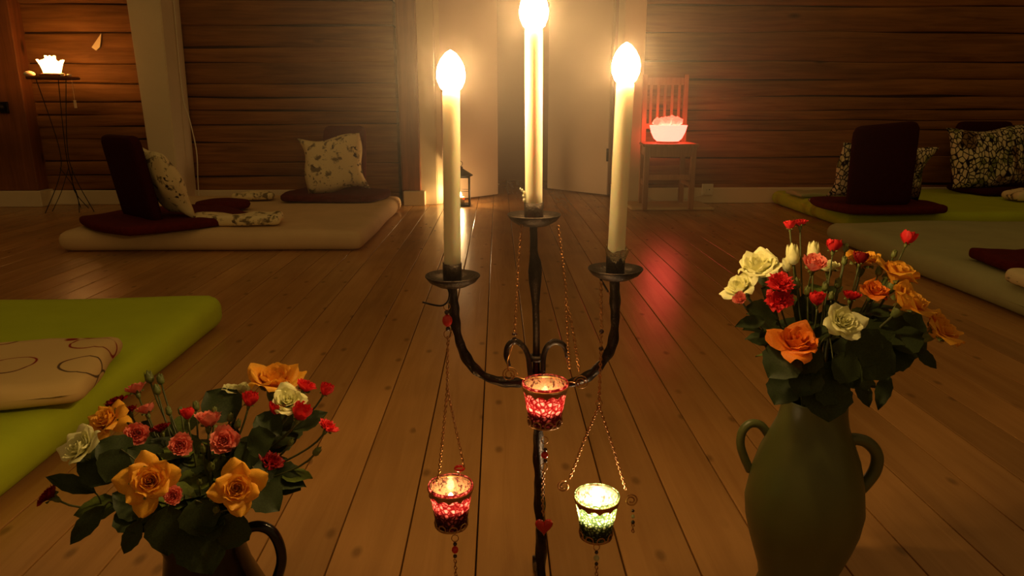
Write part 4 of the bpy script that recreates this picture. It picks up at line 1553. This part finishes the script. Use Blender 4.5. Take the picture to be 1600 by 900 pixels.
def flower(bq, name, kind, col, px, py, rpx, Y, label, face=None, group=None, leaves=2, spin=None, cat='rose', up=0.75, sepal='sepal', idx=None):
    rnd = random.Random(int(px * 13 + py * 7))
    pos = U(px, py, Y)
    size = rpx / PXM(pos) * {'cup': 1.12, 'minibud': 0.95}.get(kind, 1.0)
    cen = Vector((bq.axis.x, bq.axis.y, bq.mz + 0.02))
    if face is None:
        d = (pos - cen)
        d = d.normalized() + Vector((0, 0, up))
        face = d
    elif face == 'cam':
        face = (CAMV - pos).normalized() + Vector((rnd.uniform(-.12, .12), 0, 0.10))
    face = Vector(face).normalized()
    spin = rnd.uniform(0, 6.28) if spin is None else spin
    base_pt = pos - face * size * (0.55 if kind in ('rose', 'cup') else 0.5)
    ang = bq.count * 2.4
    bq.count += 1
    rr_ = bq.mr * 0.62 * math.sqrt(((bq.count * 37) % 23) / 23)
    dirv = Vector((pos.x - cen.x, pos.y - cen.y, 0))
    if dirv.length > 1e-4:
        dirv.normalize()
    m = Vector((bq.axis.x, bq.axis.y, bq.mz)) + dirv * rr_ * 0.9 + Vector((math.cos(ang), math.sin(ang), 0)) * bq.mr * 0.16
    foot = Vector((bq.axis.x, bq.axis.y, bq.fz)) - dirv * rr_ * 0.25
    t = thing(name, label, cat, foot, group)
    sc = size * (1.0 if kind != 'bud' else 0.95)
    MAT = T(base_pt) @ frame(face, spin) @ Matrix.Diagonal((sc, sc, sc, 1))
    stem_top = base_pt - face * sc * 0.35
    pts = [foot.lerp(m, k / 4) for k in range(4)] + bez(m, m + (m - foot).normalized() * 0.05, stem_top - face * 0.045, stem_top, 12)
    thick = 0.0019 if kind in ('rose', 'cup') else 0.0012
    st_ = mesh_obj('stem', sweep(BM(), pts, thick, 6), 'stem', t)
    if kind == 'bud':
        link_mesh('bud', GBUD, sepal, t, MAT)
    else:
        if kind in ('rose', 'cup'):
            tpl = (ROSE if kind == 'rose' else ROSE_CUP)
            core, outs = tpl[rnd.randrange(len(tpl)) if idx is None else idx]
            bl = link_mesh('bloom', core, col, t, MAT)
            for me in outs:
                link_mesh('petal', me, col, bl, MAT)
        else:
            tp = {'mini': MINI, 'minibud': MINIBUD, 'carn': CARN}[kind]
            bl = link_mesh('bloom', tp[rnd.randrange(len(tp))], col, t, MAT)
        link_mesh('calyx', CALYX, 'sepal', bl, MAT)
    for k in range(leaves + 1):
        f = rnd.uniform(0.30, 0.78)
        p = pts[4 + int(f * 11)]
        out = dirv if rnd.random() < 0.5 else Vector((math.cos(ang * 1.7 + k * 2.2), math.sin(ang * 1.7 + k * 2.2), 0))
        out = (out + Vector((rnd.uniform(-.7, .7), rnd.uniform(-.7, .7), rnd.uniform(-0.1, 0.6)))).normalized()
        ln_ = rnd.uniform(0.034, 0.056)
        put_leaf(t, p + out * 0.004, out, ln_, rnd, 'leaf' if rnd.random() < 0.6 else 'leaf_light')
    bq.items.append((t, pts))
    return t


def put_leaf(t, p, out, ln_, rnd, mat, wid=1.0, normal=None, idx=None):
    x = out.normalized()
    n_ = normal if normal is not None else Vector((rnd.uniform(-.4, .4), rnd.uniform(-.8, .1), 1))
    y = n_.cross(x)
    if y.length < 1e-4:
        y = x.orthogonal()
    y.normalize()
    z = x.cross(y)
    Mx = Matrix(((x.x, y.x, z.x, p.x), (x.y, y.y, z.y, p.y), (x.z, y.z, z.z, p.z), (0, 0, 0, 1)))
    me = LEAF[rnd.randrange(len(LEAF)) if idx is None else idx]
    return link_mesh('leaf', me, mat, t, Mx @ Matrix.Diagonal((ln_, ln_ * wid, ln_, 1)))


def big_leaf(bq, b, tip, Yb, Yt, wid=1.0, mat='leaf', idx=2):
    if wid < 1.0:
        idx = 3
    """a larger leaf from pixel b to pixel tip, with a stalk to the nearest stem"""
    pb, pt = U(b[0], b[1], Yb), U(tip[0], tip[1], Yt)
    best = None
    for (t, pts) in bq.items:
        for p in pts[5:-2]:
            d = (p - pb).length + (0.02 if p.z > pb.z + 0.02 else 0)
            if best is None or d < best[0]:
                best = (d, t, p)
    _, t, p = best
    d = pt - pb
    nrm = (CAMV - pb).normalized() + Vector((0, 0, 0.5))
    rnd = random.Random(int(b[0] * 3 + b[1]))
    lf = put_leaf(t, pb, d, d.length, rnd, mat, wid, nrm, idx)
    if (p - pb).length > 0.004:
        sk = mesh_obj('leaf_stalk', sweep(BM(), smooth_path([p, p.lerp(pb, 0.5) + Vector((0, 0, 0.004)), pb + d * 0.03], 4), 0.0009, 5), 'stem', lf)
        sk.data.transform(world_of(lf).inverted())      # the leaf is scaled unevenly: keep the stalk's shape in its mesh
        sk.matrix_basis = Matrix.Identity(4)


# ---- left jug bouquet
BL_ = Bouquet((axl.x, VL_Y, 0), rimz - 0.005, 62 * k_, 0.03, 0)
def yl(py):
    return VL_Y + 0.085 * (700 - py) / 100


J = 'in the dark jug'
flower(BL_, 'garden_rose', 'rose', 'orange', 233, 750, 56, 0.665, 'largest open apricot rose facing outward in the dark jug', 'cam', None, 3)
flower(BL_, 'garden_rose', 'rose', 'orange', 370, 762, 50, 0.668, 'open apricot rose beside the jug handle', 'cam', None, 3)
flower(BL_, 'garden_rose', 'cup', 'orange', 428, 588, 44, 0.83, 'apricot rose highest in the dark jug bouquet', (0.15, -0.1, 1), None, 3)
flower(BL_, 'garden_rose', 'rose', 'orange', 158, 650, 42, 0.76, 'apricot rose in dark jug next to a dark red carnation', (-0.35, -0.6, 0.85), None, 2, idx=1)
flower(BL_, 'garden_rose', 'rose', 'white', 116, 694, 46, 0.72, 'fully open cream rose at the edge of dark jug bouquet', (-0.45, -0.6, 0.8), None, 2, idx=3)
flower(BL_, 'garden_rose', 'cup', 'white', 450, 624, 28, 0.775, 'cream rose below the highest apricot rose in dark jug', (0.2, -0.6, 0.8), None, 2)
flower(BL_, 'garden_rose', 'cup', 'white', 368, 608, 26, 0.84, 'cream rose half hidden behind a broad leaf in dark jug', (0.0, 0.2, 1), None, 1)
g = 'small pink roses in the dark jug'
for (x, y, r_, lb) in ((350, 687, 26, 'largest salmon pink spray rose in the dark jug, facing outward'), (282, 696, 21, 'salmon pink spray rose just above the largest apricot rose'),
                       (214, 677, 21, 'salmon pink spray rose beside the leaf under the outer apricot rose'), (326, 657, 23, 'salmon pink spray rose behind the largest pink one in dark jug'),
                       (270, 775, 17, 'small pink spray rose tucked under the largest apricot rose'), (212, 607, 19, 'pink spray rose beside the tall green buds in dark jug'),
                       (228, 640, 17, 'pink spray rose below the tall green buds in dark jug')):
    flower(BL_, 'spray_rose', 'mini', 'pink', x, y, r_, yl(y) if y < 760 else 0.675, lb, 'cam' if y > 670 else None, g, 2)
g = 'dark red carnations in the dark jug'
for (x, y, r_, lb) in ((180, 627, 20, 'dark red carnation behind the outer apricot rose in dark jug'), (250, 668, 18, 'dark red carnation between two salmon pink spray roses'),
                       (425, 720, 23, 'dark red carnation above the jug handle'), (75, 772, 24, 'dark red carnation drooping outward below the open cream rose'),
                       (201, 640, 16, 'smaller dark red carnation beside the outer apricot rose')):
    flower(BL_, 'carnation', 'carn', 'dark_red', x, y, r_, yl(y) if y < 710 else 0.72, lb, None, g, 2, cat='carnation')
g = 'small coral red roses in the dark jug'
for (x, y, r_, kd, lb) in ((293, 650, 12, 'minibud', 'smallest coral red spray rose among pink ones in dark jug'), (390, 628, 15, 'minibud', 'coral red spray rose beside the broad upright leaf'),
                           (431, 642, 16, 'minibud', 'coral red spray rose just below the small cream rose'), (469, 648, 20, 'minibud', 'largest coral red spray rose beside the small cream rose'),
                           (478, 604, 19, 'mini', 'open coral red spray rose beside the highest apricot rose'), (508, 612, 13, 'minibud', 'coral red spray rose bud outside the open coral one'),
                           (514, 666, 19, 'carn', 'ruffled coral red spray rose on the outermost stem over the handle')):
    flower(BL_, 'spray_rose', kd, 'red', x, y, r_, yl(y) - 0.02, lb, None, g, 1)
g = 'green buds in the dark jug'
for (x, y, r_) in ((232, 586, 14), (250, 590, 12), (244, 606, 12), (330, 727, 12), (345, 765, 10), (311, 752, 9), (326, 772, 9), (497, 703, 12), (263, 640, 10), (306, 632, 11), (335, 640, 9), (455, 690, 9), (282, 640, 9), (318, 700, 10), (372, 660, 11), (360, 650, 10), (350, 740, 9), (338, 795, 11)):
    flower(BL_, 'rose_bud', 'bud', None, x, y, r_, yl(y), 'tall green rose bud standing clear above the jug bouquet' if y < 610 else ('green rose bud alone on a long stem above the jug handle' if x > 490 else 'small closed green bud among pink roses in dark jug'), None, g, 1, cat='bud')
for (b, tip, Yb, Yt, wd) in (((368, 655), (322, 610), .80, .82, 1.25), ((420, 735), (470, 765), .74, .73, 1.25), ((400, 760), (437, 798), .70, .69, 1.3), ((165, 790), (105, 852), .70, .68, 0.8), ((222, 812), (190, 868), .68, .67, 0.9),
                              ((262, 790), (262, 870), .68, .665, 1.1), ((300, 815), (332, 898), .68, .66, 1.2), ((190, 745), (120, 710), .72, .72, 1.2), ((240, 800), (175, 770), .70, .70, 1.1), ((310, 800), (262, 830), .69, .68, 1.2),
                              ((190, 700), (165, 755), .71, .69, 1.2), ((350, 800), (300, 840), .68, .67, 1.2), ((375, 800), (352, 860), .68, .67, 1.2), ((150, 770), (70, 742), .72, .72, 0.7), ((305, 780), (320, 840), .67, .66, 1.3), ((205, 720), (150, 690), .72, .72, 1.3),
                              ((385, 700), (430, 680), .73, .73, 1.3), ((400, 650), (440, 680), .76, .75, 1.2), ((250, 740), (200, 700), .73, .72, 1.2), ((190, 790), (230, 830), .70, .68, 1.2), ((395, 730), (375, 690), .73, .73, 1.2)):
    big_leaf(BL_, b, tip, Yb, Yt, wd)

# ---- right vase bouquet
BR_ = Bouquet((ax.x, VR_Y, 0), RIM_R[1] - 0.005, RIM_R[0] * 0.9, 0.08, 0)
def yr(py):
    return VR_Y + 0.07 * (470 - py) / 100


flower(BR_, 'garden_rose', 'rose', 'white', 1322, 498, 40, 0.83, 'open cream rose facing outward in the grey-green vase', (0.05, -0.75, 0.7), None, 1, idx=3)
flower(BR_, 'garden_rose', 'cup', 'white', 1186, 412, 36, 0.93, 'large cream rose on top edge of the grey-green vase bouquet', (-0.35, -0.25, 1), None, 2)
flower(BR_, 'garden_rose', 'cup', 'white', 1152, 444, 31, 0.91, 'cream rose below the larger one in the grey-green vase', (-0.7, -0.2, 0.8), None, 2)
flower(BR_, 'garden_rose', 'cup', 'white', 1296, 412, 22, 0.99, 'cream rose behind the pink spray rose in grey-green vase', (0, 0, 1), None, 1)
flower(BR_, 'garden_rose', 'cup', 'deep_orange', 1247, 527, 44, 0.82, 'deep orange rose lowest in the grey-green vase bouquet', (-0.05, -0.45, 1), None, 1)
flower(BR_, 'garden_rose', 'cup', 'orange', 1408, 424, 37, 0.93, 'apricot rose highest of the column of three in grey-green vase', (0.35, -0.15, 1), None, 2)
flower(BR_, 'garden_rose', 'cup', 'orange', 1424, 466, 38, 0.85, 'apricot rose midmost of the column of three in grey-green vase', (0.5, -0.35, 0.9), None, 2)
flower(BR_, 'garden_rose', 'cup', 'orange', 1474, 510, 36, 0.85, 'apricot rose lowest and outermost of three in grey-green vase', (0.6, -0.35, 0.75), None, 2)
flower(BR_, 'garden_rose', 'cup', 'orange', 1349, 402, 29, 0.98, 'apricot rose behind a dark red bud in the grey-green vase', (0.1, 0, 1), None, 1)
flower(BR_, 'garden_rose', 'cup', 'deep_orange', 1368, 452, 24, 0.92, 'half-hidden deep orange rose under the highest apricot one', (0.1, -0.4, 0.9), None, 2)
g = 'red carnations in the grey-green vase'
for (x, y, r_, lb) in ((1219, 441, 25, 'coral red carnation, upper of a touching pair in grey-green vase'), (1216, 468, 27, 'coral red carnation, lower of a touching pair in grey-green vase')):
    flower(BR_, 'carnation', 'carn', 'red', x, y, r_, 0.87, lb, (-0.2, -0.6, .8), g, 1, cat='carnation')
g = 'small coral red roses in the grey-green vase'
for (x, y, r_, kd, lb) in ((1250, 347, 15, 'carn', 'topmost coral red spray rose of the grey-green vase bouquet'), (1234, 354, 11, 'minibud', 'small coral red bud touching the topmost red spray rose'),
                           (1302, 387, 15, 'minibud', 'coral red bud standing behind the larger salmon pink spray rose'), (1277, 471, 14, 'minibud', 'coral red bud between the carnation pair and open cream rose'),
                           (1330, 462, 16, 'mini', 'coral red spray rose just above the open cream rose'), (1418, 376, 14, 'minibud', 'lone coral red bud standing above the apricot roses')):
    flower(BR_, 'spray_rose', kd, 'red', x, y, r_, yr(y), lb, None, g, 1)
flower(BR_, 'spray_rose', 'minibud', 'dark_red', 1344, 407, 13, 0.93, 'dark red spray rose bud before an apricot rose', None, None, 1)
flower(BR_, 'spray_rose', 'mini', 'pink', 1272, 414, 22, 0.92, 'larger salmon pink spray rose in the grey-green vase', (0, -.4, 1), None, 1)
flower(BR_, 'spray_rose', 'mini', 'pink', 1156, 467, 13, 0.86, 'tiny salmon pink spray rose under a cream rose', (-.5, -.5, .6), None, 1)
g = 'pale cream buds in the grey-green vase'
for (x, y, r_) in ((1238, 393, 22), (1271, 388, 20), (1229, 410, 15)):
    flower(BR_, 'rose_bud', 'bud', None, x, y, r_, 0.96, 'pale yellowish rose bud below the topmost red spray roses', None, g, 1, cat='bud', sepal='white')
g = 'green buds in the grey-green vase'
for (x, y, r_) in ((1322, 385, 9), (1320, 405, 10), (1245, 440, 12), (1262, 452, 11), (1290, 445, 11), (1310, 440, 12), (1375, 420, 12), (1398, 395, 9), (1300, 460, 10)):
    flower(BR_, 'rose_bud', 'bud', None, x, y, r_, yr(y), 'closed green rose bud in the grey-green vase', None, g, 1, cat='bud')
for (b, tip, Yb, Yt, wd) in (((1195, 500), (1150, 508), .86, .85, 0.9), ((1240, 545), (1200, 590), .82, .81, 1.4), ((1235, 590), (1210, 632), .84, .82, 1.3), ((1290, 590), (1295, 660), .82, .80, 1.4), ((1270, 580), (1330, 620), .82, .81, 1.4),
                              ((1350, 510), (1420, 575), .87, .86, 1.4), ((1375, 500), (1450, 550), .90, .89, 1.4), ((1390, 540), (1445, 520), .86, .86, 1.2), ((1340, 540), (1400, 585), .83, .82, 1.3), ((1430, 545), (1466, 576), .87, .86, 0.9),
                              ((1388, 585), (1372, 640), .85, .83, 0.8), ((1340, 590), (1360, 638), .84, .83, 0.9), ((1330, 520), (1372, 570), .83, .82, 1.4), ((1300, 560), (1345, 590), .82, .81, 1.4), ((1280, 540), (1230, 580), .83, .82, 1.2),
                              ((1230, 475), (1190, 450), .89, .89, 1.1), ((1215, 500), (1165, 480), .88, .87, 1.0), ((1270, 570), (1245, 620), .82, .81, 1.3), ((1400, 505), (1440, 520), .90, .90, 1.2), ((1310, 600), (1340, 560), .83, .82, 1.3), ((1230, 560), (1196, 540), .84, .83, 1.2),
                              ((1350, 525), (1400, 520), .86, .86, 1.4), ((1290, 610), (1270, 580), .82, .81, 1.2), ((1380, 560), (1430, 560), .86, .85, 1.3)):
    big_leaf(BR_, b, tip, Yb, Yt, wd)

# ------------------------------------------------------------------ added haze volume that imitates the glow round the three flames
hz = NT('added_glow_haze')
hz.t.nodes.remove(hz.bsdf)
vsn = hz.n('ShaderNodeVolumeScatter')
vsn.inputs['Color'].default_value = (1, 0.88, 0.85, 1)
htc = hz.n('ShaderNodeTexCoord')
hgr = hz.n('ShaderNodeTexGradient', gradient_type='QUADRATIC_SPHERE')
hz.l(htc.outputs['Object'], hgr.inputs['Vector'])
hmu = hz.n('ShaderNodeMath', operation='MULTIPLY')
hmu.inputs[1].default_value = 0.30
hz.l(hgr.outputs['Fac'], hmu.inputs[0])
hz.l(hmu.outputs[0], vsn.inputs['Density'])
vsn.inputs['Anisotropy'].default_value = 0.3
hz.l(vsn.outputs[0], hz.out.inputs['Volume'])
M['haze'] = hz.m
hc_ = (PANC[0][0] + PANC[1][0] + PANC[2][0]) / 3
o = mesh_obj('haze', ico(BM(), (0, 0, 0), 1.0, (1, 1, 1), 4), 'haze', None)
o.matrix_basis = T((hc_.x, CY, 0.76)) @ Matrix.Diagonal((0.46, 0.40, 0.40, 1))
o['kind'] = 'stuff'
tag(o, 'thin added haze imitating the glow round the three taper flames', 'haze')
